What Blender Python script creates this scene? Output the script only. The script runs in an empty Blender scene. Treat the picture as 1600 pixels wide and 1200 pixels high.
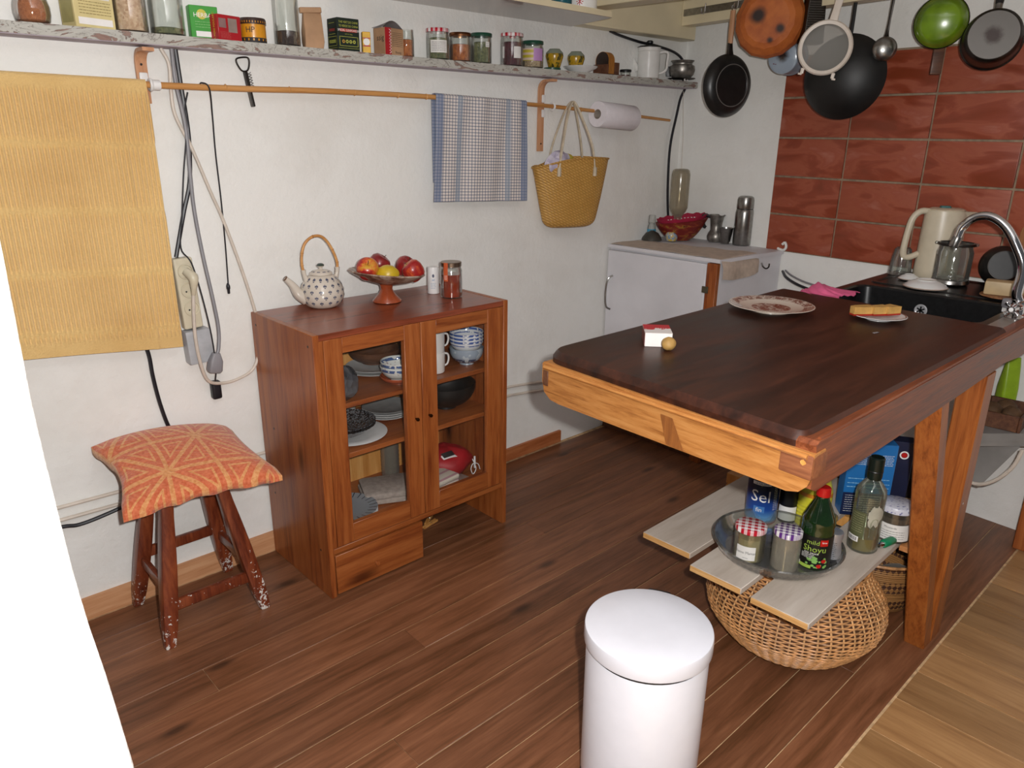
import bpy, bmesh, math, random
from mathutils import Vector, Matrix, Euler
random.seed(7)
sc = bpy.context.scene
COL = sc.collection
PI = math.pi
R = math.radians

# ------------------------------------------------------------------ camera, light, exposure
CAM = Vector((-0.4506, -2.3120, 1.4355))
cd = bpy.data.cameras.new('camera'); cam = bpy.data.objects.new('camera', cd); COL.objects.link(cam)
cr = Vector((0.73281, -0.68035, 0.01085)); cu = Vector((0.20996, 0.24125, 0.94748)); cf = Vector((0.64723, 0.69204, -0.31964))
mw = Matrix(((cr.x, cu.x, -cf.x, CAM.x), (cr.y, cu.y, -cf.y, CAM.y), (cr.z, cu.z, -cf.z, CAM.z), (0, 0, 0, 1)))
cam.matrix_world = mw
cd.sensor_width = 36; cd.sensor_fit = 'HORIZONTAL'; cd.lens = 36 * 1165.67 / 1600; cd.clip_start = .02
sc.camera = cam
sc.view_settings.view_transform = 'Standard'; sc.view_settings.look = 'None'
sc.view_settings.exposure = 0.0; sc.view_settings.gamma = 1.0; sc.view_settings.use_curve_mapping = False
w = bpy.data.worlds.new('world'); sc.world = w; w.use_nodes = True
w.node_tree.nodes['Background'].inputs[0].default_value = (.95, .96, 1, 1)
w.node_tree.nodes['Background'].inputs[1].default_value = .10
# the camera's own flash, beside the lens
fl = bpy.data.lights.new('flash', 'POINT'); fl.energy = 150; fl.shadow_soft_size = .016; fl.color = (1, .985, .965)
fo = bpy.data.objects.new('flash', fl); COL.objects.link(fo); fo.location = CAM + cr * .075 + cu * .05 + cf * .01

# ------------------------------------------------------------------ materials
def hx(s):
    s = s.lstrip('#'); v = [int(s[i:i + 2], 16) / 255 for i in (0, 2, 4)]
    return tuple([(q / 12.92 if q <= .04045 else ((q + .055) / 1.055) ** 2.4) for q in v] + [1])
def new_mat(name):
    m = bpy.data.materials.new(name); m.use_nodes = True
    nt = m.node_tree; return m, nt, nt.nodes['Principled BSDF']
def N(nt, t, **k):
    n = nt.nodes.new(t)
    for a, b in k.items():
        if isinstance(a, str) and a.startswith('i_'): n.inputs[a[2:]].default_value = b
        else: setattr(n, a, b)
    return n
def mth(nt, op, a, b=None, c=None):
    n = nt.nodes.new('ShaderNodeMath'); n.operation = op
    for i, v in enumerate((a, b, c)):
        if v is None: continue
        if isinstance(v, (int, float)): n.inputs[i].default_value = v
        else: nt.links.new(v, n.inputs[i])
    return n.outputs[0]
def mixc(nt, fac, a, b, mode='MIX'):
    n = nt.nodes.new('ShaderNodeMix'); n.data_type = 'RGBA'; n.blend_type = mode
    for i, v in ((0, fac), (6, a), (7, b)):
        if isinstance(v, (int, float, tuple)): n.inputs[i].default_value = v
        else: nt.links.new(v, n.inputs[i])
    return n.outputs[2]
def ramp(nt, fac, stops):
    n = nt.nodes.new('ShaderNodeValToRGB'); e = n.color_ramp.elements
    while len(e) < len(stops): e.new(.5)
    for i, (p, c) in enumerate(stops): e[i].position = p; e[i].color = c
    nt.links.new(fac, n.inputs[0]); return n.outputs[0]
def coords(nt, kind='Object', scale=(1, 1, 1), rnd=0):
    t = nt.nodes.new('ShaderNodeTexCoord'); mp = nt.nodes.new('ShaderNodeMapping'); mp.inputs['Scale'].default_value = scale
    nt.links.new(t.outputs[kind], mp.inputs[0])
    if rnd:
        oi = nt.nodes.new('ShaderNodeObjectInfo'); cm = nt.nodes.new('ShaderNodeCombineXYZ')
        a = mth(nt, 'MULTIPLY', oi.outputs['Random'], rnd)
        for i in range(3): nt.links.new(a, cm.inputs[i])
        nt.links.new(cm.outputs[0], mp.inputs['Location'])
    return mp.outputs[0]
def noise(nt, vec, scale, detail=3, rough=.5, dist=0):
    n = nt.nodes.new('ShaderNodeTexNoise'); n.inputs['Scale'].default_value = scale; n.inputs['Detail'].default_value = detail
    n.inputs['Roughness'].default_value = rough; n.inputs['Distortion'].default_value = dist
    nt.links.new(vec, n.inputs['Vector']); return n.outputs['Fac']
def bump(nt, b, h, strength=.3, dist=.002):
    n = nt.nodes.new('ShaderNodeBump'); n.inputs['Strength'].default_value = strength; n.inputs['Distance'].default_value = dist
    nt.links.new(h, n.inputs['Height']); nt.links.new(n.outputs[0], b.inputs['Normal'])
def plain(name, col, rough=.5, metal=0, var=.08, scale=30, bmp=0, spec=.5, coat=0, sheen=0):
    m, nt, b = new_mat(name); c = hx(col)
    v = coords(nt); n = noise(nt, v, scale, 4)
    d = tuple([q * (1 - var * 2) for q in c[:3]] + [1]); l = tuple([min(1, q * (1 + var)) for q in c[:3]] + [1])
    nt.links.new(ramp(nt, n, [(.3, d), (.7, l)]), b.inputs['Base Color'])
    b.inputs['Roughness'].default_value = rough; b.inputs['Metallic'].default_value = metal
    b.inputs['Specular IOR Level'].default_value = spec; b.inputs['Coat Weight'].default_value = coat
    b.inputs['Sheen Weight'].default_value = sheen
    if bmp: bump(nt, b, noise(nt, v, scale * 3, 4), bmp)
    return m
def wood(name, dark, mid, light, axis=0, s=9, rough=.4, knots=0, vary=.25, rnd=7, coat=.1, bmp=.15, stretch=14):
    m, nt, b = new_mat(name)
    scl = [stretch] * 3; scl[axis] = 1
    v = coords(nt, 'Object', tuple(scl), rnd)
    n1 = noise(nt, v, s * .35, 6, .6, .6); n2 = noise(nt, v, s * 1.6, 3, .7, .2)
    f = mth(nt, 'ADD', mth(nt, 'MULTIPLY', n1, .7), mth(nt, 'MULTIPLY', n2, .3))
    c = ramp(nt, f, [(.34, hx(dark)), (.5, hx(mid)), (.66, hx(light))])
    sc2 = [3.2] * 3; sc2[axis] = 1.1
    k = None
    if knots:
        v2 = coords(nt, 'Object', tuple(sc2), rnd)
        vo = nt.nodes.new('ShaderNodeTexVoronoi'); vo.inputs['Scale'].default_value = knots; vo.voronoi_dimensions = '2D' if 'floor' in name else '3D'; nt.links.new(v2, vo.inputs['Vector'])
        k = ramp(nt, vo.outputs['Distance'], [(0.015, (.75, .75, .75, 1)), (.05, (0, 0, 0, 1))] if 'floor' in name else [(0.02, (1, 1, 1, 1)), (.10, (0, 0, 0, 1))])
        c = mixc(nt, k, c, tuple([q * .25 for q in hx(dark)[:3]] + [1]))
    if vary:
        oi = nt.nodes.new('ShaderNodeObjectInfo')
        val = mth(nt, 'ADD', mth(nt, 'MULTIPLY', oi.outputs['Random'], vary), 1 - vary / 2)
        h = nt.nodes.new('ShaderNodeHueSaturation'); nt.links.new(val, h.inputs['Value']); nt.links.new(c, h.inputs['Color']); c = h.outputs[0]
    nt.links.new(c, b.inputs['Base Color'])
    nt.links.new(mth(nt, 'ADD', mth(nt, 'MULTIPLY', n1, .2), rough - .1), b.inputs['Roughness'])
    b.inputs['Coat Weight'].default_value = coat; b.inputs['Coat Roughness'].default_value = .25
    b.inputs['Specular IOR Level'].default_value = .35
    if bmp: bump(nt, b, f, bmp, .001)
    return m
def glassm(name, tint='#fdfefd', body=.006, rough=.03, refl=1.1, edge=.26):
    """thin clear glass: see-through, with a reflecting skin that grows at grazing angles and a faint body colour"""
    m, nt, b = new_mat(name); nt.nodes.remove(b)
    out = [n for n in nt.nodes if n.type == 'OUTPUT_MATERIAL'][0]
    tr = nt.nodes.new('ShaderNodeBsdfTransparent'); tr.inputs[0].default_value = hx(tint)
    df = nt.nodes.new('ShaderNodeBsdfDiffuse'); df.inputs[0].default_value = hx('#cbc8c0')
    gl = nt.nodes.new('ShaderNodeBsdfGlossy'); gl.inputs['Roughness'].default_value = rough; gl.inputs[0].default_value = (1, 1, 1, 1)
    lw = nt.nodes.new('ShaderNodeLayerWeight'); lw.inputs[0].default_value = .25
    m0 = nt.nodes.new('ShaderNodeMixShader'); nt.links.new(mth(nt, 'ADD', mth(nt, 'MULTIPLY', lw.outputs['Facing'], edge * .5), body), m0.inputs[0])
    nt.links.new(tr.outputs[0], m0.inputs[1]); nt.links.new(df.outputs[0], m0.inputs[2])
    m1 = nt.nodes.new('ShaderNodeMixShader'); nt.links.new(mth(nt, 'ADD', mth(nt, 'MULTIPLY', lw.outputs['Fresnel'], .6 * refl), .035 * refl), m1.inputs[0])
    nt.links.new(m0.outputs[0], m1.inputs[1]); nt.links.new(gl.outputs[0], m1.inputs[2])
    nt.links.new(m1.outputs[0], out.inputs[0]); return m
def granular(name, a, b_, scale=220, rough=.8):
    m, nt, b = new_mat(name); v = coords(nt); vo = nt.nodes.new('ShaderNodeTexVoronoi'); vo.inputs['Scale'].default_value = scale
    nt.links.new(v, vo.inputs['Vector']); sp = nt.nodes.new('ShaderNodeSeparateColor'); nt.links.new(vo.outputs['Color'], sp.inputs[0])
    nt.links.new(mixc(nt, sp.outputs[0], hx(a), hx(b_)), b.inputs['Base Color']); b.inputs['Roughness'].default_value = rough
    bump(nt, b, vo.outputs['Distance'], .5, .002); return m
def gingham(name, col, scale=55):
    m, nt, b = new_mat(name); v = coords(nt); s = nt.nodes.new('ShaderNodeSeparateXYZ'); nt.links.new(v, s.inputs[0])
    a = mth(nt, 'GREATER_THAN', mth(nt, 'FRACT', mth(nt, 'MULTIPLY', mth(nt, 'ADD', s.outputs[0], 5), scale)), .5)
    c = mth(nt, 'GREATER_THAN', mth(nt, 'FRACT', mth(nt, 'MULTIPLY', mth(nt, 'ADD', s.outputs[1], 5), scale)), .5)
    f = mth(nt, 'MULTIPLY', mth(nt, 'ADD', a, c), .5)
    nt.links.new(mixc(nt, f, hx('#f0ecec'), hx(col)), b.inputs['Base Color']); b.inputs['Roughness'].default_value = .3; return m

M = {}
def mk_plaster():
    m, nt, b = new_mat('plaster'); v = coords(nt); n = noise(nt, v, 2.2, 5, .6)
    nt.links.new(ramp(nt, n, [(.25, hx('#dcd9d3')), (.55, hx('#e9e8e4'))]), b.inputs['Base Color'])
    b.inputs['Roughness'].default_value = .75; b.inputs['Specular IOR Level'].default_value = .2
    h = mth(nt, 'ADD', noise(nt, v, 60, 5, .6), mth(nt, 'MULTIPLY', noise(nt, v, 9, 3), 2.5)); bump(nt, b, h, .55, .004); return m
M['plaster'] = mk_plaster()
M['whitepaint'] = plain('white_paint', '#e0dfe2', .45, var=.04, scale=6, bmp=.05)
M['whitecab'] = plain('white_cabinet_paint', '#d6d4d8', .5, var=.05, scale=5, bmp=.08)
M['cream'] = plain('cream_paint', '#dccfae', .4, var=.06, scale=4, bmp=.05)
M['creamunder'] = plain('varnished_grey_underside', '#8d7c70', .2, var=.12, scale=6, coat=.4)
M['floor'] = wood('dark_floor_board', '#57361f', '#754a31', '#885a3e', 0, 6, .42, knots=.8, vary=.35, coat=.12, bmp=.25)
M['joint'] = plain('joint_dust', '#cdaa80', .9, var=.2, scale=40)
M['floor2'] = wood('light_floor_board', '#86603c', '#9a734a', '#aa8358', 1, 5, .4, knots=0, vary=.42, coat=.1)
M['cabwood'] = wood('stained_pine', '#6f3216', '#935025', '#a66233', 2, 7, .38, knots=1.1, vary=.12, coat=.2)
M['cabwoodx'] = wood('stained_pine_across', '#6f3216', '#935025', '#a66233', 0, 7, .38, knots=1.1, vary=.12, coat=.2)
M['cabtop'] = wood('worn_brown_top', '#5e2a16', '#84402a', '#96502f', 0, 5, .3, knots=0, vary=0, coat=.3)
M['palepine'] = wood('pale_pine', '#b97a38', '#cf9450', '#dda866', 2, 7, .45, knots=1.2, vary=.1)
M['slab'] = wood('dark_table_slab', '#1c0d08', '#33190f', '#482517', 0, 6, .4, vary=0, coat=.06, stretch=9, bmp=.2)
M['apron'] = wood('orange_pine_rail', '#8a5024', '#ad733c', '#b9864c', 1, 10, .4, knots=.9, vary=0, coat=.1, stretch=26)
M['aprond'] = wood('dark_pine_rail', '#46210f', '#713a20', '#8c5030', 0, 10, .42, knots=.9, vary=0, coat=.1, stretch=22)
M['endgrain'] = wood('end_grain', '#5e3622', '#7d4a2e', '#915c3a', 1, 12, .6, vary=0, rnd=0, stretch=10)
M['post'] = wood('orange_post', '#743a15', '#995524', '#a9652e', 2, 8, .42, knots=1.1, vary=.12, coat=.1, stretch=20)
M['stool'] = wood('red_brown_stool', '#4a1a0e', '#70331c', '#8a4626', 2, 7, .35, vary=.1, coat=.3)
M['basebd'] = wood('raw_baseboard', '#b27a52', '#c48f66', '#d0a078', 0, 7, .6, knots=1.5, vary=0, coat=0)
M['basebd2'] = wood('stained_baseboard', '#8f4c26', '#a86239', '#b87548', 0, 7, .5, knots=0, vary=0)
M['bamboo'] = wood('bamboo', '#a8713a', '#c48d52', '#d3a066', 0, 6, .4, vary=.1)
M['bentply'] = wood('bent_plywood', '#a87350', '#c08d68', '#cf9f7c', 2, 8, .5, vary=.1)
M['plank'] = wood('whitewashed_plank', '#b0a294', '#c2b6aa', '#cdc3b8', 0, 4, .7, vary=.1, coat=0, stretch=7)
M['plankend'] = wood('pine_end', '#b9884f', '#d0a268', '#deb47c', 1, 12, .7, vary=0, coat=0)
M['brownbox'] = wood('old_brown_wood', '#3f2417', '#5b3825', '#6e4830', 0, 6, .6, vary=.2)
M['steel'] = plain('brushed_steel', '#9a9894', .28, 1, .1, 60)
M['chrome'] = plain('chrome', '#d8d8da', .08, 1, .02)
M['darksteel'] = plain('dull_dark_steel', '#4c4845', .35, 1, .15, 25)
M['black'] = plain('black_plastic', '#17171a', .4, var=.2)
M['iron'] = plain('black_iron', '#131211', .5, var=.3, scale=18, bmp=.1)
M['teflon'] = plain('nonstick_black', '#1d1b1a', .35, var=.2, scale=40)
M['sink'] = plain('black_composite_sink', '#141415', .28, var=.3, scale=90)
M['whitepl'] = plain('white_plastic', '#e6e4e2', .35, var=.03)
M['bin'] = plain('white_enamelled_bin', '#d6d6dd', .25, var=.01, coat=.4)
M['creampl'] = plain('cream_plastic', '#cfc6ae', .35, var=.04)
M['cablew'] = plain('white_cable', '#cfc3b6', .45, var=.05)
M['cableg'] = plain('grey_cable', '#88868a', .5, var=.05)
M['cableb'] = plain('black_cable', '#1b1b22', .4, var=.1)
M['enamel'] = plain('white_enamel', '#dedcd8', .18, var=.03, coat=.5)
M['glass'] = glassm('clear_glass')
M['pane'] = glassm('cabinet_pane', '#ffffff', .003, .06, .35, .03)
M['dishglass'] = glassm('thick_clear_glass', '#f3f5f3', .035, .05, 1.5, .55)
M['oilglass'] = glassm('greenish_glass', '#eef3ea', .03, .04, 1.0, .3)
M['dustglass'] = glassm('dusty_glass', '#eee9dc', .14, .15, .8, .3)
M['china'] = plain('white_china', '#dcdcda', .15, var=.03, coat=.5)
M['greychina'] = plain('grey_glazed_plate', '#9b9d9c', .2, var=.06, coat=.4)
M['paper'] = plain('paper', '#dddad6', .7, var=.04)
M['ink'] = plain('dark_print', '#2a2627', .7, var=.05)
M['inkw'] = plain('white_print', '#ece9e6', .6, var=.02)
M['terra'] = plain('terracotta', '#a84e2a', .55, var=.15, scale=8)
M['terragl'] = plain('glazed_terracotta', '#a24b2a', .25, var=.1, coat=.4)
M['red'] = plain('red_plastic', '#b81512', .35, var=.05)
M['green'] = plain('green_plastic', '#11784f', .35, var=.05)
M['kraft'] = plain('kraft_paper', '#b08a68', .75, var=.12, scale=15, bmp=.3)

# ------------------------------------------------------------------ geometry
class G:
    def __init__(s): s.v = []; s.f = []; s.uv = None
    def add(s, g, mat=None):
        k = len(s.v); s.v += [(mat @ Vector(q))[:] if mat else q for q in g.v]; s.f += [[i + k for i in q] for q in g.f]
        return s
    def move(s, x=0, y=0, z=0): s.v = [(a + x, b + y, c + z) for a, b, c in s.v]; return s
    def map(s, fn): s.v = [tuple(fn(*q)) for q in s.v]; return s
    def rot(s, e):
        m = Euler(e).to_matrix(); s.v = [(m @ Vector(q))[:] for q in s.v]; return s
    def scale(s, a, b, c): s.v = [(x * a, y * b, z * c) for x, y, z in s.v]; return s
def bm2g(bm):
    g = G(); bm.verts.ensure_lookup_table(); g.v = [v.co[:] for v in bm.verts]; g.f = [[v.index for v in f.verts] for f in bm.faces]; bm.free(); return g
def box(sx, sy, sz, c=(0, 0, 0), bev=0, seg=1):
    bm = bmesh.new(); bmesh.ops.create_cube(bm, size=1, matrix=Matrix.Diagonal((sx, sy, sz, 1)))
    if bev: bmesh.ops.bevel(bm, geom=bm.edges[:], offset=bev, segments=seg, profile=.6, affect='EDGES')
    bm.verts.index_update(); return bm2g(bm).move(*c)
def bx(x0, x1, y0, y1, z0, z1, bev=0, seg=1):
    return box(abs(x1 - x0), abs(y1 - y0), abs(z1 - z0), ((x0 + x1) / 2, (y0 + y1) / 2, (z0 + z1) / 2), bev, seg)
def lathe(prof, n=32):
    g = G(); rings = []
    for r, z in prof:
        if r < 1e-6: g.v.append((0, 0, z)); rings.append([len(g.v) - 1])
        else:
            k = len(g.v); g.v += [(r * math.sin(2 * PI * i / n), -r * math.cos(2 * PI * i / n), z) for i in range(n)]; rings.append(list(range(k, k + n)))
    for a, b in zip(rings, rings[1:]):
        for i in range(n):
            j = (i + 1) % n
            if len(a) == 1 and len(b) == 1: continue
            if len(a) == 1: g.f.append([a[0], b[i], b[j]])
            elif len(b) == 1: g.f.append([a[i], b[0], a[j]])
            else: g.f.append([a[i], b[i], b[j], a[j]])
    return g
def smooth_path(pts, k=6, closed=False):
    P = [Vector(p) for p in pts]; out = []; n = len(P)
    for i in range(n if closed else n - 1):
        p1, p2 = P[i], P[(i + 1) % n]
        p0 = P[i - 1] if (i > 0 or closed) else p1 * 2 - p2
        p3 = P[(i + 2) % n] if (i + 2 < n or closed) else p2 * 2 - p1
        for j in range(k):
            t = j / k
            out.append(.5 * ((2 * p1) + (p2 - p0) * t + (2 * p0 - 5 * p1 + 4 * p2 - p3) * t * t + (3 * p1 - p0 - 3 * p2 + p3) * t ** 3))
    if not closed: out.append(P[-1])
    return out
def tube(pts, r, n=8, closed=False, sm=0, flat=1.0):
    P = smooth_path(pts, sm, closed) if sm else [Vector(p) for p in pts]
    g = G(); m = len(P)
    rr = r if isinstance(r, (list, tuple)) else None
    up = Vector((0, 0, 1)); prev = None
    for i, p in enumerate(P):
        d = (P[(i + 1) % m] - P[i - 1]) if (closed or 0 < i < m - 1) else (P[1] - P[0] if i == 0 else P[-1] - P[-2])
        d = d.normalized() if d.length > 1e-9 else Vector((0, 0, 1))
        if prev is None:
            a = d.cross(up)
            if a.length < .05: a = d.cross(Vector((1, 0, 0)))
        else: a = prev - d * prev.dot(d)
        a.normalize(); prev = a; b = d.cross(a)
        if rr: t = i / (m - 1) * (len(rr) - 1); q = int(min(t, len(rr) - 2)); ri = rr[q] + (rr[q + 1] - rr[q]) * (t - q)
        else: ri = r
        g.v += [(p + a * math.cos(2 * PI * j / n) * ri + b * math.sin(2 * PI * j / n) * ri * flat)[:] for j in range(n)]
    for i in range(m if closed else m - 1):
        for j in range(n):
            a0 = i * n; b0 = ((i + 1) % m) * n
            g.f.append([a0 + j, a0 + (j + 1) % n, b0 + (j + 1) % n, b0 + j])
    if not closed: g.f.append(list(range(n))[::-1]); g.f.append([(m - 1) * n + j for j in range(n)])
    return g
def prism(poly, h, axis='z'):
    """polygon (list of 2d points) extruded by h along axis, starting at 0"""
    n = len(poly); g = G()
    def P(a, b, t): return {'z': (a, b, t), 'y': (a, t, b), 'x': (t, a, b)}[axis]
    g.v = [P(a, b, 0) for a, b in poly] + [P(a, b, h) for a, b in poly]
    g.f = [list(range(n))[::-1], list(range(n, 2 * n))] + [[i, (i + 1) % n, n + (i + 1) % n, n + i] for i in range(n)]
    return g
def loft(rings, cap0=True, cap1=True):
    g = G(); n = len(rings[0])
    for r in rings: g.v += [tuple(p) for p in r]
    for k in range(len(rings) - 1):
        for i in range(n): j = (i + 1) % n; g.f.append([k * n + i, k * n + j, (k + 1) * n + j, (k + 1) * n + i])
    if cap0: g.f.append(list(range(n))[::-1])
    if cap1: g.f.append([(len(rings) - 1) * n + i for i in range(n)])
    return g
def rrect(x0, x1, y0, y1, r, z, k=5):
    out = []
    for cx, cy, a in ((x1 - r, y1 - r, 0), (x0 + r, y1 - r, 90), (x0 + r, y0 + r, 180), (x1 - r, y0 + r, 270)):
        for i in range(k + 1): t = R(a + 90 * i / k); out.append((cx + r * math.cos(t), cy + r * math.sin(t), z))
    return out
def grid(nx, ny, fn, th=0):
    g = G(); g.uv = []
    for j in range(ny + 1):
        for i in range(nx + 1): g.v.append(tuple(fn(i / nx, j / ny))); g.uv.append((i / nx, j / ny))
    for j in range(ny):
        for i in range(nx): a = j * (nx + 1) + i; g.f.append([a, a + 1, a + nx + 2, a + nx + 1])
    if th: g.th = th
    return g
def text(s, h, sx=1.0):
    """flat lettering in the local XZ plane facing -Y, centred on the origin, capital height h"""
    c = bpy.data.curves.new('t', 'FONT'); c.body = s; c.resolution_u = 2; c.align_x = 'CENTER'
    o = bpy.data.objects.new('t', c); m = o.to_mesh(); k = h / .69
    g = G(); g.v = [(v.co.x * k * sx, 0, v.co.y * k - h / 2) for v in m.vertices]; g.f = [list(p.vertices) for p in m.polygons]
    o.to_mesh_clear(); bpy.data.objects.remove(o); bpy.data.curves.remove(c); return g
def lines(w_, h, n, t=.0012, seed=1):
    """rows of tiny unreadable print"""
    rg = random.Random(seed); g = G()
    for i in range(n):
        z = h / 2 - (i + .5) * h / n; x = -w_ / 2
        while x < w_ / 2 - .002:
            l = min(rg.uniform(.002, .009), w_ / 2 - x)
            k = len(g.v); g.v += [(x, 0, z - t / 2), (x + l, 0, z - t / 2), (x + l, 0, z + t / 2), (x, 0, z + t / 2)]; g.f.append([k, k + 1, k + 2, k + 3]); x += l + .0015
    return g
def barcode(w_, h, n=22, seed=3):
    rg = random.Random(seed); g = G()
    for i in range(n):
        x = -w_ / 2 + w_ * i / n; l = w_ / n * rg.choice((.3, .5, .7)); k = len(g.v)
        g.v += [(x, 0, -h / 2), (x + l, 0, -h / 2), (x + l, 0, h / 2), (x, 0, h / 2)]; g.f.append([k, k + 1, k + 2, k + 3])
    return g
def rect(w_, h): g = G(); g.v = [(-w_ / 2, 0, -h / 2), (w_ / 2, 0, -h / 2), (w_ / 2, 0, h / 2), (-w_ / 2, 0, h / 2)]; g.f = [[0, 1, 2, 3]]; return g
def wrap(g, r, z=0, a0=0):
    """bend a flat XZ print round a standing cylinder of radius r"""
    return g.map(lambda x, y, q: ((r - y) * math.sin(a0 + x / r), -(r - y) * math.cos(a0 + x / r), q + z))
def patch(r, z0, z1, a0, a1, n=12, th=.0004):
    g = G()
    for i in range(n + 1):
        a = a0 + (a1 - a0) * i / n
        for rr, z in ((r, z0), (r, z1), (r + th, z1), (r + th, z0)): g.v.append((rr * math.sin(a), -rr * math.cos(a), z))
    for i in range(n):
        for j in range(4): g.f.append([i * 4 + j, i * 4 + (j + 1) % 4, i * 4 + 4 + (j + 1) % 4, i * 4 + 4 + j])
    g.f += [[0, 1, 2, 3], [n * 4 + 3, n * 4 + 2, n * 4 + 1, n * 4]]; return g
def mesh(name, g, mat, ang=38):
    me = bpy.data.meshes.new(name); me.from_pydata(g.v, [], g.f)
    if g.uv:
        l = me.uv_layers.new(name='UVMap')
        for lp in me.loops: l.data[lp.index].uv = g.uv[lp.vertex_index]
    bm = bmesh.new(); bm.from_mesh(me)
    bmesh.ops.recalc_face_normals(bm, faces=bm.faces[:])
    if getattr(g, 'th', 0): bmesh.ops.solidify(bm, geom=bm.faces[:], thickness=g.th)
    bm.to_mesh(me); bm.free()
    me.polygons.foreach_set('use_smooth', [True] * len(me.polygons))
    me.set_sharp_from_angle(angle=R(ang)); me.materials.append(mat); return me
def mo(name, g, mat, parent=None, loc=(0, 0, 0), rot=(0, 0, 0), label=None, kind=None, ang=38):
    me = g if isinstance(g, bpy.types.Mesh) else mesh(name, g, mat, ang)
    o = bpy.data.objects.new(name, me); COL.objects.link(o); o.parent = parent; o.location = loc; o.rotation_euler = rot
    if label: o['label'] = label
    if kind: o['kind'] = kind
    return o
def tag(o, label, cat, group=None):
    o['label'] = label; o['category'] = cat
    if group: o['group'] = group
    return o
def thing(name, label, cat, loc=(0, 0, 0), rz=0, group=None, rot=None):
    o = bpy.data.objects.new(name, None); COL.objects.link(o); o.location = loc; o.rotation_euler = rot or (0, 0, rz)
    o.empty_display_size = .05; return tag(o, label, cat, group)
def struct(name, g, mat, loc=(0, 0, 0), rz=0): return mo(name, g, mat, None, loc, (0, 0, rz), kind='structure')
def dup(o, loc, rz=None, label=None, parent=None):
    c = o.copy(); COL.objects.link(c); c.parent = parent
    if parent is None:
        c.location = loc
        if rz is not None: c.rotation_euler = (0, 0, rz)
        if label: c['label'] = label
    for ch in o.children: dup(ch, None, None, None, c)
    return c
def face(x, y): return math.atan2(CAM.x - x, -(CAM.y - y))
WA = -.06724; WX = 2.8437
TD = Vector((math.sin(WA), -math.cos(WA), 0)); TN = Vector((math.cos(WA), math.sin(WA), 0))
def onwall(s, z, off=0): p = Vector((WX, 0, 0)) + TD * s - TN * off; return (p.x, p.y, z)

# ================================================================== THE SETTING
struct('wall_back', bx(-1.6, 2.95, 0, .1, 0, 2.3), M['plaster'])
gw = G()
gw.v = [onwall(0, 0), onwall(3.2, 0), onwall(3.2, 0, -.1), onwall(-.1, 0, -.1), onwall(0, 2.3), onwall(3.2, 2.3), onwall(3.2, 2.3, -.1), onwall(-.1, 2.3, -.1)]
gw.f = [[0, 1, 2, 3], [4, 5, 6, 7], [0, 1, 5, 4], [1, 2, 6, 5], [2, 3, 7, 6], [3, 0, 4, 7]]
wr = struct('wall_right', gw, M['plaster'])
struct('ceiling', bx(-1.6, 2.95, -3.2, .1, 2.3, 2.36), M['whitepaint'])
# white rounded end of a plastered partition, right beside the camera
def part_prof(z):
    k = [(0, -.325), (.5, -.328), (.892, -.338), (.993, -.345), (1.074, -.353), (1.155, -.356), (1.24, -.3585), (1.36, -.357), (2.3, -.36)]
    for (a, p), (b, q) in zip(k, k[1:]):
        if a <= z <= b: return p + (q - p) * (z - a) / (b - a)
rings = []
for i in range(47):
    z = 2.3 * i / 46; xe = part_prof(z); r = .03
    ring = [(-1.55, -1.73, z)] + [(xe - r + r * math.sin(R(a)), -1.70 - r + -r * math.cos(R(a)) + r, z) for a in range(0, 181, 20)] + [(-1.55, -1.67, z)]
    rings.append(ring)
struct('wall_left', loft(rings), M['plaster'])
# dark floor, boards along X
fl_ = struct('floor', bx(-1.6, 2.95, -3.2, .1, -.06, -.0028), M['joint'])
ys = [-.016, -.143, -.254, -.364, -.467, -.581, -.697]
while ys[-1] > -1.75: ys.append(ys[-1] - .1125)
ys[-1] = -1.822
joints = {2: [.9], 4: [1.35, .1], 6: [.62], 8: [1.62], 9: [.35], 11: [1.18], 13: [1.9, .5], 14: [1.45]}
for k, (a, b) in enumerate(zip(ys, ys[1:])):
    xs = [-1.5] + sorted(joints.get(k, [])) + [2.86]
    for p, q in zip(xs, xs[1:]):
        mo('floorboard', box(q - p - .001, a - b - .0024, .0050, (0, 0, 0), .0006), M['floor'], fl_, ((p + q) / 2, (a + b) / 2, -.0032))
# light boards along Y
xs = [.45, .61, .775, .937, 1.099, 1.274, 1.438, 1.592, 1.77, 1.927, 2.09, 2.253, 2.42, 2.585, 2.75]
for k, (a, b) in enumerate(zip(xs, xs[1:])):
    yj = [-1.826, -2.42 - .11 * ((k * 5) % 3), -3.15]
    for p, q in zip(yj, yj[1:]):
        mo('floorboard', box(b - a - .0046, p - q - .0040, .0042, (0, 0, 0), .0004), M['floor2'], fl_, ((a + b) / 2, (p + q) / 2, -.0021), label='pale oak-coloured floorboard')
struct('baseboard_back', bx(-1.5, .545, -.014, 0, 0, .072), M['basebd'])
struct('baseboard_right', bx(1.30, 2.03, -.014, 0, .004, .062), M['basebd2'])
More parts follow.
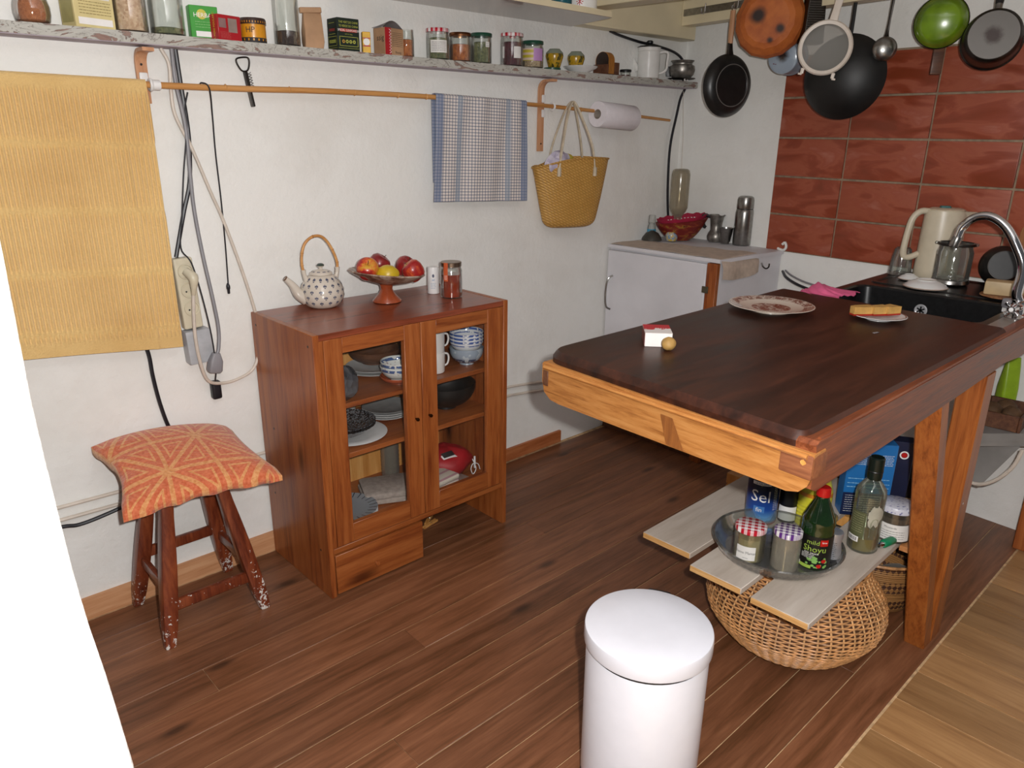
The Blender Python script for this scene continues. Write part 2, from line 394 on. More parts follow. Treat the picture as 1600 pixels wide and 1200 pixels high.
# terracotta tiles with cement joints
def mk_tile():
    m, nt, b = new_mat('terracotta_tile'); v = coords(nt, 'Object', (1, 2.0, 6.5), 9)
    n = noise(nt, v, 2.4, 4, .5, .7); n2 = noise(nt, coords(nt, 'Object', (1, 1, 1), 5), 14, 5)
    c = ramp(nt, n, [(.34, hx('#80381f')), (.47, hx('#8f412a')), (.54, hx('#a05339')), (.62, hx('#9b4c34')), (.74, hx('#a96450'))])
    c = mixc(nt, mth(nt, 'MULTIPLY', n2, .25), c, hx('#6f2f1c'))
    nt.links.new(c, b.inputs['Base Color']); nt.links.new(ramp(nt, n, [(.4, (.3, .3, .3, 1)), (.6, (.5, .5, .5, 1))]), b.inputs['Roughness'])
    bump(nt, b, mth(nt, 'ADD', n, n2), .25, .003); return m
M['tile'] = mk_tile()
M['grout'] = plain('cement_joint', '#94806a', .9, var=.15, scale=40, bmp=.3)
s0, tw_, z0, th_ = .559, .3216, .933, .1643
zt_ = z0 + 5 * th_ + .004
gb = G(); a = [onwall(s0, z0), onwall(s0 + 5 * tw_, z0), onwall(s0 + 5 * tw_, z0, .004), onwall(s0, z0, .004)]
gb.v = a + [(x, y, zt_) for x, y, z in a]; gb.f = [[0, 1, 2, 3], [4, 5, 6, 7], [0, 1, 5, 4], [1, 2, 6, 5], [2, 3, 7, 6], [3, 0, 4, 7]]
mo('grout_bed', gb, M['grout'], wr)
tile_me = mesh('tile', box(.012, tw_ - .008, th_ - .008, (0, 0, 0), .0025, 2), M['tile'])
for i in range(5):
    for j in range(5):
        p = onwall(s0 + (i + .5) * tw_, z0 + (j + .5) * th_, .005 + random.uniform(0, .0015))
        mo('tile', tile_me, None, wr, p, (random.uniform(-.003, .003), random.uniform(-.004, .004), WA))
# loose plaster flake at the foot of the tiling
mo('plaster_flake', tube([onwall(.625, .945, .014), onwall(.655, .94, .016), onwall(.668, .955, .016), onwall(.66, .975, .016), onwall(.648, .965, .017)], .006, 6, sm=3), M['plaster'], wr)
# cream timbers under the ceiling
struct('trim_1', bx(1.95, 2.79, -.082, -.001, 1.852, 2.10, .004), M['cream'])
struct('trim_2', bx(2.05, 2.135, -2.4, -.084, 1.914, 2.06, .004), M['cream'])
jg = G(); jx = lambda y: 2.668 + (y + .086) * .155
jg.v = [(jx(-.084), -.084, 1.905), (jx(-2.3), -2.3, 1.905), (jx(-2.3) + .07, -2.3, 1.905), (jx(-.084) + .07, -.084, 1.905)]
jg.v += [(x, y, 2.05) for x, y, z in jg.v]; jg.f = [[0, 1, 2, 3], [4, 5, 6, 7], [0, 1, 5, 4], [1, 2, 6, 5], [2, 3, 7, 6], [3, 0, 4, 7]]
struct('trim_3', jg, M['cream'])

# ================================================================== FIXED TO THE LONG WALL
# peeling shelf
def mk_peel():
    m, nt, b = new_mat('peeling_paint'); v = coords(nt, 'Object', (.7, 1.2, 2.2))
    n = noise(nt, v, 9, 8, .62, 1.4); n2 = noise(nt, coords(nt), 60, 3)
    c = ramp(nt, n, [(.36, hx('#7d5a50')), (.405, hx('#8f6f63')), (.415, hx('#4a3d3c')), (.425, hx('#b3b2aa')), (.498, hx('#b9b7af')), (.504, hx('#554642')), (.512, hx('#b3b2aa')), (.60, hx('#b9b7af')), (.612, hx('#4e403e')), (.625, hx('#8a6c60'))])
    nt.links.new(mixc(nt, mth(nt, 'MULTIPLY', n2, .3), c, hx('#a79f97')), b.inputs['Base Color']); b.inputs['Roughness'].default_value = .7
    bump(nt, b, c, .5, .002); return m
M['peel'] = mk_peel()
M['lilac'] = plain('lilac_underside', '#a89ca6', .6, var=.08, scale=8)
t = thing('wall_shelf', 'long narrow wall shelf with peeling grey-white paint carrying jars and boxes', 'shelf', (0, 0, 1.645))
sg = grid(160, 2, lambda u, v: (-1.4 + u * 4.23, -.086 - .003 * math.sin(u * 61) - .002 * math.sin(u * 190), .001 + v * .0265 + (.0006 * math.sin(u * 333))))
board = bx(-1.4, 2.83, -.086, -.001, .001, .0275)
mo('board', board, M['peel'], t); mo('underside', bx(-1.4, 2.83, -.084, -.001, -.0012, .001), M['lilac'], t, label='lilac-grey unpainted underside')
mo('flaking_edge', grid(160, 3, lambda u, v: (-1.4 + u * 4.23, -.0865 - .0025 * abs(math.sin(u * 61 + v * 3)) * (1 if 0 < v < 1 else .2) - .0015 * abs(math.sin(u * 190 + v * 2)), .0008 + v * .0268), th=.001), M['peel'], t)
# bent plywood brackets
def bracket(x, ztop, zbot, label, w_=.03):
    t = thing('shelf_bracket', label, 'bracket', (x, 0, ztop), group=None)
    pts = [(-.0105, zbot - ztop), (-.0105, -.05)] + [(-.0105 - .035 * (1 - math.cos(R(a))), -.05 + .035 * math.sin(R(a)) + .004) for a in range(15, 91, 15)] + [(-.085, -.011)]
    g = G(); th = .009; n = len(pts)
    for i, (y, z) in enumerate(pts):
        a = Vector(pts[min(i + 1, n - 1)]) - Vector(pts[max(i - 1, 0)]); a.normalize(); nn = Vector((-a.y, a.x)) * th
        for xx in (-w_ / 2, w_ / 2): g.v += [(xx, y - nn.x * .5, z - nn.y * .5), (xx, y + nn.x * .5, z + nn.y * .5)]
    for i in range(n - 1):
        o = i * 4; g.f += [[o, o + 1, o + 5, o + 4], [o + 2, o + 3, o + 7, o + 6], [o, o + 2, o + 6, o + 4], [o + 1, o + 3, o + 7, o + 5]]
    g.f += [[0, 1, 3, 2], [(n - 1) * 4, (n - 1) * 4 + 1, (n - 1) * 4 + 3, (n - 1) * 4 + 2]]
    mo('bent_strip', g, M['bentply'], t)
    for zz in ((-.1, zbot - ztop + .03) if zbot < 1.45 else (-.045,)): mo('screw', lathe([(0, .0025), (.003, .002), (.0035, 0)], 10), M['darksteel'], t, (0, -.0152, zz), (R(90), 0, 0))
    return t
bracket(.305, 1.6445, 1.50, 'bent plywood shelf bracket above the corner of the yellow towel')
bracket(1.845, 1.6445, 1.362, 'long bent plywood shelf bracket between the checked towel and the straw bag')
# bamboo rail with its clips
t = thing('bamboo_rail', 'thin bamboo pole hung under the shelf holding towels, bag and paper roll', 'pole', (0, 0, 0))
rail = [(-1.0, -.05, 1.56), (.315, -.045, 1.547), (.85, -.045, 1.553), (1.28, -.045, 1.551), (1.829, -.045, 1.539), (2.3, -.05, 1.518), (2.678, -.05, 1.498)]
mo('cane', tube(rail, [.0095, .009, .009, .0085, .008, .0075, .006], 10, sm=6), M['bamboo'], t)
def railz(x):
    for p, q in zip(rail, rail[1:]):
        if p[0] <= x <= q[0]: return p[2] + (q[2] - p[2]) * (x - p[0]) / (q[0] - p[0])
for x in (.52, .72, .95, 1.12, 1.24, 2.05): mo('node', lathe([(.0078, -.003), (.0102, 0), (.0078, .003)], 10), M['bamboo'], t, (x, -.045, railz(x)), (0, R(90), 0))
def clip(x, double):
    c = tube([(x, -.045 + .014 * math.cos(a * PI / 6), railz(x) + .014 * math.sin(a * PI / 6)) for a in range(12)], .0045, 6, closed=True)
    o = mo('clip', c, M['whitepl'], t, label='white plastic pipe clip')
for x in (.312, 1.878): clip(x, 0)
for zz in (.028, -.028): mo('clip_plate', box(.02, .006, .03, (1.852, -.019, railz(1.85) + zz), .004, 2), M['whitepl'], t, label='white plastic mounting ear')
mo('clip_plate', box(.022, .006, .024, (.306, -.019, railz(.32) + .02), .004, 2), M['whitepl'], t, label='white plastic mounting ear')
mo('clip_ring', lathe([(.0105, -.014), (.0135, -.014), (.0135, .014), (.0105, .014)], 20), M['whitepl'], t, (.322, -.045, railz(.322)), (0, R(90), 0), label='white plastic sleeve')

# ---- cloths on the rail
def hanging(name, x0, x1, zt, zb, y, mat, nx, ny, ripple, label, cat, back=.25, zbl=None, th=.0018, xb0=None, xb1=None, rib=0):
    L = zt - zb
    def fn(u, v):
        # v 0..1: back sheet bottom -> over the pole -> front bottom
        s = v * (L + back + .03)
        x = x0 + (x1 - x0) * u
        xb = (xb0 if xb0 is not None else x0) + ((xb1 if xb1 is not None else x1) - (xb0 if xb0 is not None else x0)) * u
        zr = railz(min(max(x, -.99), 2.6)) + .009
        f = 0
        if s < back: yy = -.045 + .013 + .003; z = zr - back + s - .004
        elif s < back + .03: a = (s - back) / .03 * PI; yy = -.045 + .013 * math.cos(a); z = zr + .005 * math.sin(a)
        else:
            q = s - back - .03; f = q / L; zbb = zb + ((zbl or zb) - zb) * (1 - u)
            z = zr - 0 - q * (zr - zbb) / L; yy = -.045 - .0135 - (abs(y) - .0585) * min(1, q * 4)
            yy -= ripple(u, q)
            x = x + (xb - x) * f
        return (x, yy, z)
    o = mo(name, grid(nx, ny, fn, th), mat, ang=80); return tag(o, label, cat)
def mk_yellow():
    m, nt, b = new_mat('yellow_terry'); v = coords(nt); n = noise(nt, v, 5, 4); n2 = noise(nt, v, 260, 3)
    c = ramp(nt, n, [(.3, hx('#d3ae70')), (.6, hx('#e3c284'))]); c = mixc(nt, mth(nt, 'MULTIPLY', n2, .4), c, hx('#c79c5c'))
    nt.links.new(c, b.inputs['Base Color']); b.inputs['Roughness'].default_value = .95; b.inputs['Sheen Weight'].default_value = .3
    bump(nt, b, n2, .8, .003); return m
M['yellow'] = mk_yellow()
def yr(u, q):
    x = u * .54; row = int(q / .17); e = abs((q / .17) % 1 - .0); k = max(.25, min(1, (min(e, 1 - e)) * 70))
    edge = 1 if .03 < q < .70 else 0
    return (.0036 * math.sin(2 * PI * x / .0115 + row * PI) * k * edge + .003 * math.sin(u * 9) * min(1, q * 3) + .003 * math.exp(-((u - .87) / .012) ** 2) * min(1, q * 4))
hanging('bath_towel', -.26, .297, 1.56, .815, -.062, M['yellow'], 380, 90, yr, 'large yellow ribbed bath towel hanging over the bamboo pole', 'towel', .3, zbl=.868, th=.004, xb0=-.26, xb1=.300)
def mk_check():
    m, nt, b = new_mat('blue_check'); t = nt.nodes.new('ShaderNodeTexCoord'); s = nt.nodes.new('ShaderNodeSeparateXYZ'); nt.links.new(t.outputs['UV'], s.inputs[0])
    u, v = s.outputs[0], s.outputs[1]
    lu = mth(nt, 'GREATER_THAN', mth(nt, 'FRACT', mth(nt, 'MULTIPLY', u, 34)), .74)
    lv = mth(nt, 'GREATER_THAN', mth(nt, 'FRACT', mth(nt, 'MULTIPLY', v, 62)), .74)
    f = mth(nt, 'MULTIPLY', mth(nt, 'ADD', mth(nt, 'MULTIPLY', lu, 1.0), mth(nt, 'MULTIPLY', lv, 1.0)), .72)
    c = mixc(nt, mth(nt, 'MINIMUM', f, 1), hx('#dcd3cd'), hx('#505d78'))
    def band(c, a, b_, col, k):
        g = mth(nt, 'MULTIPLY', mth(nt, 'GREATER_THAN', u, a), mth(nt, 'LESS_THAN', u, b_))
        return mixc(nt, mth(nt, 'MULTIPLY', g, k), c, hx(col))
    c = band(c, -1, .075, '#5f7498', .7); c = band(c, .925, 2, '#5f7498', .7)
    c = band(c, .22, .275, '#8494a8', .6); c = band(c, .755, .81, '#8494a8', .6)
    nt.links.new(c, b.inputs['Base Color']); b.inputs['Roughness'].default_value = .9; return m
M['check'] = mk_check()
hanging('tea_towel', 1.274, 1.722, 1.55, 1.172, -.060, M['check'], 60, 60, lambda u, q: .004 * math.sin(u * 14 + 1) * min(1, q * 6) + .006 * math.exp(-((u - .5) / .06) ** 2) * max(0, 1 - q * 5) + .002 * math.sin(u * 30 + q * 8),
        'blue and white checked tea towel hanging over the bamboo pole', 'towel', .3, zbl=1.190, th=.0015, xb0=1.250, xb1=1.724)
# straw bag
def mk_straw():
    m, nt, b = new_mat('plaited_straw'); v = coords(nt, 'Object', (1, 1, 1))
    mp = nt.nodes.new('ShaderNodeMapping'); mp.inputs['Rotation'].default_value = (0, R(-28), 0); mp.inputs['Scale'].default_value = (1, 1, 1); nt.links.new(v, mp.inputs[0])
    s = nt.nodes.new('ShaderNodeSeparateXYZ'); nt.links.new(mp.outputs[0], s.inputs[0])
    row = mth(nt, 'MULTIPLY', s.outputs[2], 110); par = mth(nt, 'MODULO', mth(nt, 'FLOOR', mth(nt, 'ADD', row, 500)), 2)
    a = mth(nt, 'SINE', mth(nt, 'ADD', mth(nt, 'MULTIPLY', s.outputs[0], 330), mth(nt, 'MULTIPLY', par, PI)))
    h = mth(nt, 'MULTIPLY', mth(nt, 'ABSOLUTE', mth(nt, 'SINE', mth(nt, 'MULTIPLY', row, PI))), mth(nt, 'ADD', mth(nt, 'MULTIPLY', a, .35), .65))
    n = noise(nt, v, 14, 4)
    c = mixc(nt, h, hx('#ab7d38'), ramp(nt, n, [(.3, hx('#c39348')), (.7, hx('#d3a65c'))]))
    nt.links.new(c, b.inputs['Base Color']); b.inputs['Roughness'].default_value = .5; bump(nt, b, h, .9, .003); return m
M['straw'] = mk_straw()
M['strap'] = plain('pale_strap', '#c6b79f', .6, var=.12, scale=40, bmp=.3)
t = thing('straw_bag', 'yellow plaited straw bag hanging from the bamboo pole by pale straps', 'bag', (1.965, -.078, 1.05), R(-18))
def bagring(f, sag=1.0):
    w_ = .118 + .062 * f ** .8; d = .040 + .022 * f; out = []
    if f < .12: k = math.sqrt(max(0, 1 - (1 - f / .12) ** 2)); w_ *= .72 + .28 * k; d *= .5 + .5 * k
    for i in range(40):
        a = 2 * PI * i / 40; x = w_ * math.copysign(abs(math.sin(a)) ** .85, math.sin(a)); y = -d * math.cos(a)
        z = .275 * f + (f ** 3) * (.022 * math.cos(x / .18 * 1.5) - .012 + .018 * x / .18) ; out.append((x, y, z))
    return out
fs = [0, .02, .05, .09, .12] + [.12 + .88 * i / 14 for i in range(1, 15)]
bg = loft([bagring(f) for f in fs] + [[(x * .96, y * .9, z) for x, y, z in bagring(1)], [(x * .93, y * .86, z) for x, y, z in bagring(.75)]], True, True)
mo('body', bg, M['straw'], t, ang=80)
mo('rim', tube(bagring(1), .0045, 6, closed=True), M['straw'], t)
for y in (-.052, .048):
    for s in (1,):
        mo('strap', tube([(-.085, y, .245), (-.07, y * .9, .33), (-.035, y * .45 + .008, .44), (-.008, y * .2 + .012, .497), (.012, y * .1 + .012, .503), (.035, y * .4 + .008, .45), (.07, y * .9, .34), (.085, y, .245)], .0075, 8, sm=5, flat=.6), M['strap'], t)
for x in (-.085, .085): mo('strap_end', tube([(x, -.0555, .25), (x, -.055, .215)], .009, 6), M['strap'], t)
clo = thing('cloth', 'lilac and white cloth stuffed in the mouth of the straw bag', 'cloth', (1.885, -.072, 1.318))
M['lilacloth'] = granular('lilac_print_cloth', '#cfc9d4', '#a9a0b8', 60)
mo('bundle', grid(24, 12, lambda u, v: (.065 * math.sin(v * PI) * math.cos(2 * PI * u) * (1 + .15 * math.sin(9 * u * 2 * PI)), .032 * math.sin(v * PI) * math.sin(2 * PI * u), .04 * math.cos(v * PI) * (1 + .2 * math.sin(u * 18)))), M['lilacloth'], clo, rot=(0, R(-22), 0), ang=80)
mo('fold', grid(24, 10, lambda u, v: (.04 * math.sin(v * PI) * math.cos(2 * PI * u) * (1 + .1 * math.sin(30 * u)), .018 * math.sin(v * PI) * math.sin(2 * PI * u), .02 * math.cos(v * PI))), plain('yellow_green_cloth', '#b7a53a', .8), clo, (.065, .01, .016), ang=80, label='yellow corner of cloth')
# paper roll
t = thing('paper_roll', 'white kitchen paper roll on the end of the bamboo pole', 'paper roll', (2.245, -.072, 1.507), 0, rot=(0, R(3), 0))
M['kpaper'] = plain('kitchen_paper', '#e4dee2', .9, var=.02, scale=50, bmp=.4)
mo('paper', lathe([(.02, -.118), (.052, -.118), (.0535, -.115), (.0535, .115), (.052, .118), (.02, .118)], 40), M['kpaper'], t, rot=(0, R(90), 0))
mo('core', lathe([(.0205, -.117), (.0188, -.118), (.0188, .118), (.0205, .117)], 24), plain('card_core', '#a99c90', .8), t, rot=(0, R(90), 0))
# corkscrew opener on a nail
t = thing('corkscrew', 'metal bottle opener corkscrew hanging on the wall beside the cables', 'bottle opener', (.606, -.008, 1.565), 0, rot=(0, R(-9), 0))
mo('opener_loop', tube([(-.020, 0, .066), (-.012, 0, .072), (.012, 0, .072), (.020, 0, .066), (.017, 0, .050), (.008, 0, .036), (-.008, 0, .036), (-.017, 0, .050)], .0042, 8, closed=True, sm=3, flat=.6), M['darksteel'], t)
mo('handle', box(.014, .008, .10, (0, 0, -.016), .0035, 2), M['darksteel'], t)
mo('screw', tube([(.013 + .004 * math.cos(a * .9), .004 * math.sin(a * .9), .030 - a * .0011) for a in range(40)], .0011, 5), M['steel'], t)
mo('blade', box(.006, .004, .05, (-.004, -.006, -.04), .001), M['steel'], t)

# ---- electrics
t = thing('power_strip', 'cream three socket power strip on the wall half behind the yellow towel', 'socket', (.345, 0, .965), 0, rot=(0, R(-2.5), 0))
mo('housing', box(.056, .034, .215, (0, -.018, 0), .006, 3), M['creampl'], t)
mo('switch_box', box(.075, .045, .105, (.004, -.0235, -.165), .005, 2), plain('grey_box', '#aeb0b4', .4), t, label='grey lower connection box')
for k in range(3):
    s = mo('socket', lathe([(.0215, .0), (.0235, .003), (.0225, .0045), (.0195, .004), (.018, -.001), (0, -.0012)], 32), M['creampl'], t, (.002, -.0355, .068 - k * .056), (R(90), 0, 0))
    for q in (-.0095, .0095): mo('contact_hole', lathe([(0, .0014), (.0027, .001), (.0027, 0)], 10), M['black'], s, (q * .8, q * .5, -.0008))
tag(mo('mains_plug', tube([(.341, -.046, 1.035), (.352, -.066, 1.02), (.352, -.068, 1.0), (.350, -.06, .965)], [.013, .016, .012, .006], 10, sm=3), M['creampl']), 'cream angled plug in the top socket of the power strip', 'plug')
def cable(name, pts, r, mat, label, y=-.02, n=8, cat='cable'):
    P = [(p[0], p[2] if len(p) > 2 else y, p[1]) for p in pts]
    return tag(mo(name, tube(P, r, n, sm=6), mat), label, cat)
cable('power_cable', [(.36, 1.644), (.377, 1.604), (.374, 1.538), (.377, 1.471), (.411, 1.385), (.452, 1.257), (.481, 1.171), (.523, 1.0, -.028), (.552, .85, -.03), (.552, .764, -.03), (.522, .693, -.03), (.465, .668, -.03), (.412, .666, -.03), (.366, .69, -.045), (.344, .761, -.06), (.338, .844, -.064), (.342, .91, -.064), (.349, .965, -.06)], .0052, M['cablew'], 'white cable looping down from the shelf past the power strip')
cable('power_cable', [(.388, 1.644), (.388, 1.556), (.4, 1.437), (.397, 1.314), (.396, 1.205), (.403, 1.072, -.03), (.412, .954, -.04), (.418, .852, -.045), (.410, .791, -.05), (.398, .765, -.055)], .0058, M['cableg'], 'grey cable hanging from the shelf to a grey socket', -.024)
cable('power_cable', [(.402, 1.644), (.405, 1.556), (.41, 1.437), (.405, 1.349), (.394, 1.278), (.37, 1.206), (.348, 1.134), (.330, 1.074)], .0062, M['cableb'], 'thick black cable running down the wall into the power strip', -.014)
cable('charger_cable', [(.417, 1.533), (.404, 1.489), (.403, 1.437), (.378, 1.314), (.357, 1.188), (.343, 1.101), (.361, 1.057, -.045), (.377, .958, -.052), (.388, .836, -.06), (.392, .731, -.055), (.392, .668, -.03)], .0022, M['cableb'], 'thin black charger cable ending in a black charger', -.026, 6)
cable('charger_cable', [(.445, 1.55, -.045), (.452, 1.559, -.046), (.468, 1.545, -.056), (.479, 1.473, -.03), (.480, 1.366), (.481, 1.237), (.479, 1.104), (.474, .975)], .0022, M['cableb'], 'thin black cable looped over the pole with a free plug end', -.02, 6)
tag(mo('cable_plug', lathe([(0, 0), (.004, .002), (.0045, .014), (.006, .018), (.006, .026), (.003, .034), (0, .036)], 10), M['cableb'], None, (.473, -.02, .945)), 'small black plug end dangling above the cabinet side', 'plug')
cable('power_cable', [(.205, .845), (.215, .79), (.217, .726), (.225, .642), (.240, .56), (.262, .50)], .006, M['cableb'], 'black cable coming out below the yellow towel behind the stool', -.012)
cable('power_cable', [(-.3, .34), (-.11, .340), (-.05, .330), (.03, .338), (.15, .36)], .006, M['cableb'], 'black cable sagging under the wall pipes left of the stool', -.03)
cable('power_cable', [(2.812, 1.644, -.03), (2.800, 1.60), (2.779, 1.524), (2.745, 1.375), (2.750, 1.191), (2.768, 1.06), (2.79, .985)], .0062, M['cableb'], 'black cable in the room corner above the white cabinet', -.016)
tag(mo('cable_socket', loft([rrect(-.011, .011, -.009, .009, .004, 0), rrect(-.020, .020, -.017, .017, .008, -.025), rrect(-.021, .021, -.018, .018, .008, -.055), rrect(-.017, .017, -.014, .014, .006, -.062)]).rot((0, R(12), 0)), M['cableg'], None, (.398, -.055, .775)), 'grey extension socket hanging at the end of the grey cable', 'socket')
tag(mo('charger', box(.030, .026, .060, (0, 0, 0), .008, 3), M['cableb'], None, (.397, -.018, .645)), 'black plug charger hanging left of the pine cabinet', 'charger')
# two copper pipes painted white along the wall
for k, (za, zb) in enumerate(((.392, .330), (.352, .292))):
    g = tube([(-1.4, -.012, za + .038), (-.1, -.012, za), (1.69, -.012, .363 - k * .041), (2.33, -.012, zb - .03)], .0062, 8)
    tag(mo('wall_pipe', g, M['cablew']), 'thin white-painted pipe along the wall, the %s of the two' % ('upper' if k == 0 else 'lower'), 'pipe')

# ================================================================== PINE GLASS CABINET
CX0, CX1, CY0, CY1, CH = .5374, 1.2971, -.4177, -.0176, .8777
t = thing('glass_cabinet', 'stained pine cabinet with two glazed doors standing against the wall', 'cabinet', (CX0, CY1, 0))
W_, D_ = CX1 - CX0, CY1 - CY0
p = .02
mo('side_panel', bx(0, p, -D_, 0, 0, CH, .0015), M['cabwood'], t)
mo('side_panel', bx(W_ - p, W_, -D_, 0, 0, CH, .0015), M['cabwood'], t)
mo('top_panel', bx(p, W_ - p, -D_ + .003, 0, CH - .02, CH - .001, .001), M['cabtop'], t)
mo('back_panel', bx(p, W_ - p, -.008, 0, .15, CH - .02), M['palepine'], t)
mo('bottom_panel', bx(p, W_ - p, -D_ + .004, -.008, .153, .172, .001), M['cabwoodx'], t)
for z in (.616, .447): mo('shelf', bx(p + .0005, W_ - p - .0005, -D_ + .045, -.009, z - .001, z + .016, .001), M['cabwoodx'], t)
def door(x0, x1, knobx, lab):
    z0, z1 = .176, .857; st = .062; rt = .062; y0, y1 = -D_ + .001, -D_ + .021
    d = mo('door', bx(x0, x0 + st, y0, y1, z0, z1, .0015), M['cabwood'], t, label=lab)
    mo('stile', bx(x1 - st, x1, y0, y1, z0, z1, .0015), M['cabwood'], d)
    for a, b in ((z0, z0 + .064), (z1 - .048, z1)): mo('rail', bx(x0 + st - .0005, x1 - st + .0005, y0 + .0008, y1, a, b, .001), M['cabwoodx'], d)
    mo('glass_pane', bx(x0 + st - .004, x1 - st + .004, y0 + .009, y0 + .012, z0 + .06, z1 - .044), M['pane'], d)
    mo('knob', lathe([(0, .017), (.005, .015), (.0065, .010), (.003, .006), (.0035, 0)], 14).rot((R(90), 0, 0)), plain('dark_brass', '#4a3420', .3, 1), d, (knobx, y0, .535))
door(p + .014, W_ / 2 - .0015, W_ / 2 - .028, 'left glazed door'); door(W_ / 2 + .0015, W_ - p - .012, W_ / 2 + .026, 'right glazed door')
mo('face_strip', bx(p, p + .012, -D_ + .002, -D_ + .02, .176, .857), M['cabwood'], t)
mo('face_strip', bx(W_ - p - .010, W_ - p, -D_ + .002, -D_ + .02, .176, .857), M['cabwood'], t)
dr = mo('drawer', bx(p + .004, .366, -D_ + .002, -.03, .006, .147, .0012), M['cabwoodx'], t)
mo('knob', lathe([(0, .018), (.006, .016), (.0075, .011), (.0035, .006), (.004, 0)], 16).rot((R(90), 0, 0)), M['cabwood'], dr, (.17, -D_ + .002, .066))
mo('drawer_runner', bx(W_ - p - .02, W_ - p, -.30, -.03, .095, .115, .001), M['palepine'], t)
for x, y, z in ((-.0004, -.03, .84), (-.0004, -D_ + .03, .84), (-.0004, -.09, .50), (-.0004, -D_ + .05, .16), (-.0004, -.05, .25)): mo('wood_screw', lathe([(0, .0008), (.004, .0004), (.0042, 0)], 10).rot((0, R(-90), 0)), M['darksteel'], t, (x, y, z))

# small helpers for crockery
def plate_prof(r, h, foot=.5, rim=.0035, lip=.62):
    return [(0, .003), (r * foot, .003), (r * foot, 0), (r * foot * .94, 0)][:0] + [(0, .0015), (r * foot * .92, .0015), (r * foot * .95, 0), (r * foot, 0), (r * foot, .003), (r * lip, h * .35), (r * .97, h - .001), (r, h), (r * .985, h + .001), (r * lip, h * .35 + rim), (r * foot * .96, .0065), (0, .006)]
def bowl_prof(r, h, foot=.45, wall=.004, p=1.8):
    o = [(0, .002), (r * foot * .9, .002), (r * foot * .93, 0), (r * foot, 0), (r * foot, h * .1)]
    o += [(r * foot + (r * (1 - foot)) * (1 - (1 - k / 8) ** p) ** .9, h * .1 + h * .9 * (k / 8) ** 1.25) for k in range(1, 9)]
    i = [(max(0, a - wall), b + wall * .4) for a, b in o[5:-1]][::-1]
    return o + [(r - wall * .5, h + wall * .3), (r - wall, h)] + i + [(r * foot * .7, h * .1 + wall), (0, h * .1 + wall)]
def banded(name, base, band, z0, z1, z2=None, z3=None, rough=.15, speck=None):
    m, nt, b = new_mat(name); s = nt.nodes.new('ShaderNodeSeparateXYZ'); v = coords(nt); nt.links.new(v, s.inputs[0]); z = s.outputs[2]
    g = mth(nt, 'MULTIPLY', mth(nt, 'GREATER_THAN', z, z0), mth(nt, 'LESS_THAN', z, z1))
    if z2: g = mth(nt, 'ADD', g, mth(nt, 'MULTIPLY', mth(nt, 'GREATER_THAN', z, z2), mth(nt, 'LESS_THAN', z, z3)))
    n = noise(nt, v, 90, 2); n = mth(nt, 'GREATER_THAN', n, .42); c = mixc(nt, mth(nt, 'MULTIPLY', g, n), hx(base), hx(band))
    if speck:
        q = mth(nt, 'GREATER_THAN', noise(nt, v, speck[1], 2, .6), speck[2]); c = mixc(nt, q, c, hx(speck[0]))
    nt.links.new(c, b.inputs['Base Color']); b.inputs['Roughness'].default_value = rough; b.inputs['Coat Weight'].default_value = .4; return m
def O(name, g, mat, label, cat, loc, rz=0, group=None, rot=None, ang=38):
    o = mo(name, g, mat, None, loc, rot or (0, 0, rz), ang=ang); return tag(o, label, cat, group)
Z1, Z2, Z3 = .633, .464, .1735
# left door, top shelf
t = thing('plastic_bag', 'crumpled grey plastic bag packed behind the left glass door, upper shelf', 'bag', (.660, -.325, Z1))
def mk_foil():
    m, nt, b = new_mat('crinkled_grey_plastic'); v = coords(nt); b.inputs['Base Color'].default_value = hx('#4a4b4f'); b.inputs['Roughness'].default_value = .22
    b.inputs['Coat Weight'].default_value = .6; vo = nt.nodes.new('ShaderNodeTexVoronoi'); vo.inputs['Scale'].default_value = 38; nt.links.new(v, vo.inputs['Vector']); bump(nt, b, vo.outputs['Distance'], 1, .01); return m
def lump(a, b_, c, seed, amp=.08, nu=28, nv=16, flat=0):
    rg = random.Random(seed); ph = [rg.uniform(0, 6) for _ in range(6)]
    def fn(u, v):
        th = 2 * PI * u; f = PI * v
        k = 1 + amp * (math.sin(3 * th + ph[0]) * math.sin(2 * f + ph[1]) + .6 * math.sin(5 * th + ph[2]) * math.sin(3 * f) + .4 * math.sin(7 * f + ph[4]) * math.sin(th * 2))
        z = -c * math.cos(f) * k
        if flat: z = max(z, -c * flat)
        return (a * k * math.sin(f) * math.cos(th), b_ * k * math.sin(f) * math.sin(th), z)
    g = G()
    for j in range(nv + 1):
        if j in (0, nv): g.v.append(fn(0, j / nv)); continue
        for i in range(nu): g.v.append(fn(i / nu, j / nv))
    def ix(i, j): return 0 if j == 0 else (1 + (nv - 1) * nu if j == nv else 1 + (j - 1) * nu + i % nu)
    for j in range(nv):
        for i in range(nu):
            f = [ix(i, j), ix(i + 1, j), ix(i + 1, j + 1), ix(i, j + 1)]; g.f.append(list(dict.fromkeys(f)))
    return g
mo('wrapping', lump(.068, .055, .055, 3, .1, flat=.9), mk_foil(), t, (0, 0, .05), ang=80)
O('drinking_glass', lathe([(0, .002), (.028, 0), (.034, .10), (.032, .10), (.027, .006), (0, .006)]), M['glass'], 'clear tumbler in the upper left back corner of the pine cabinet', 'glass', (.61, -.10, Z1))
t = 0
for k in range(2): O('plate', lathe(plate_prof(.098, .012)), M['china'], 'white plate in the upper left shelf stack, %s of the two' % ('bottom' if k == 0 else 'top'), 'plate', (.905, -.150, Z1 + k * .012), group='white plates under the wooden bowl')
O('wooden_bowl', lathe(bowl_prof(.092, .05, .5, .005)), M['brownbox'], 'dark brown bowl on the plates behind the left glass door', 'bowl', (.925, -.125, Z1 + .0255))
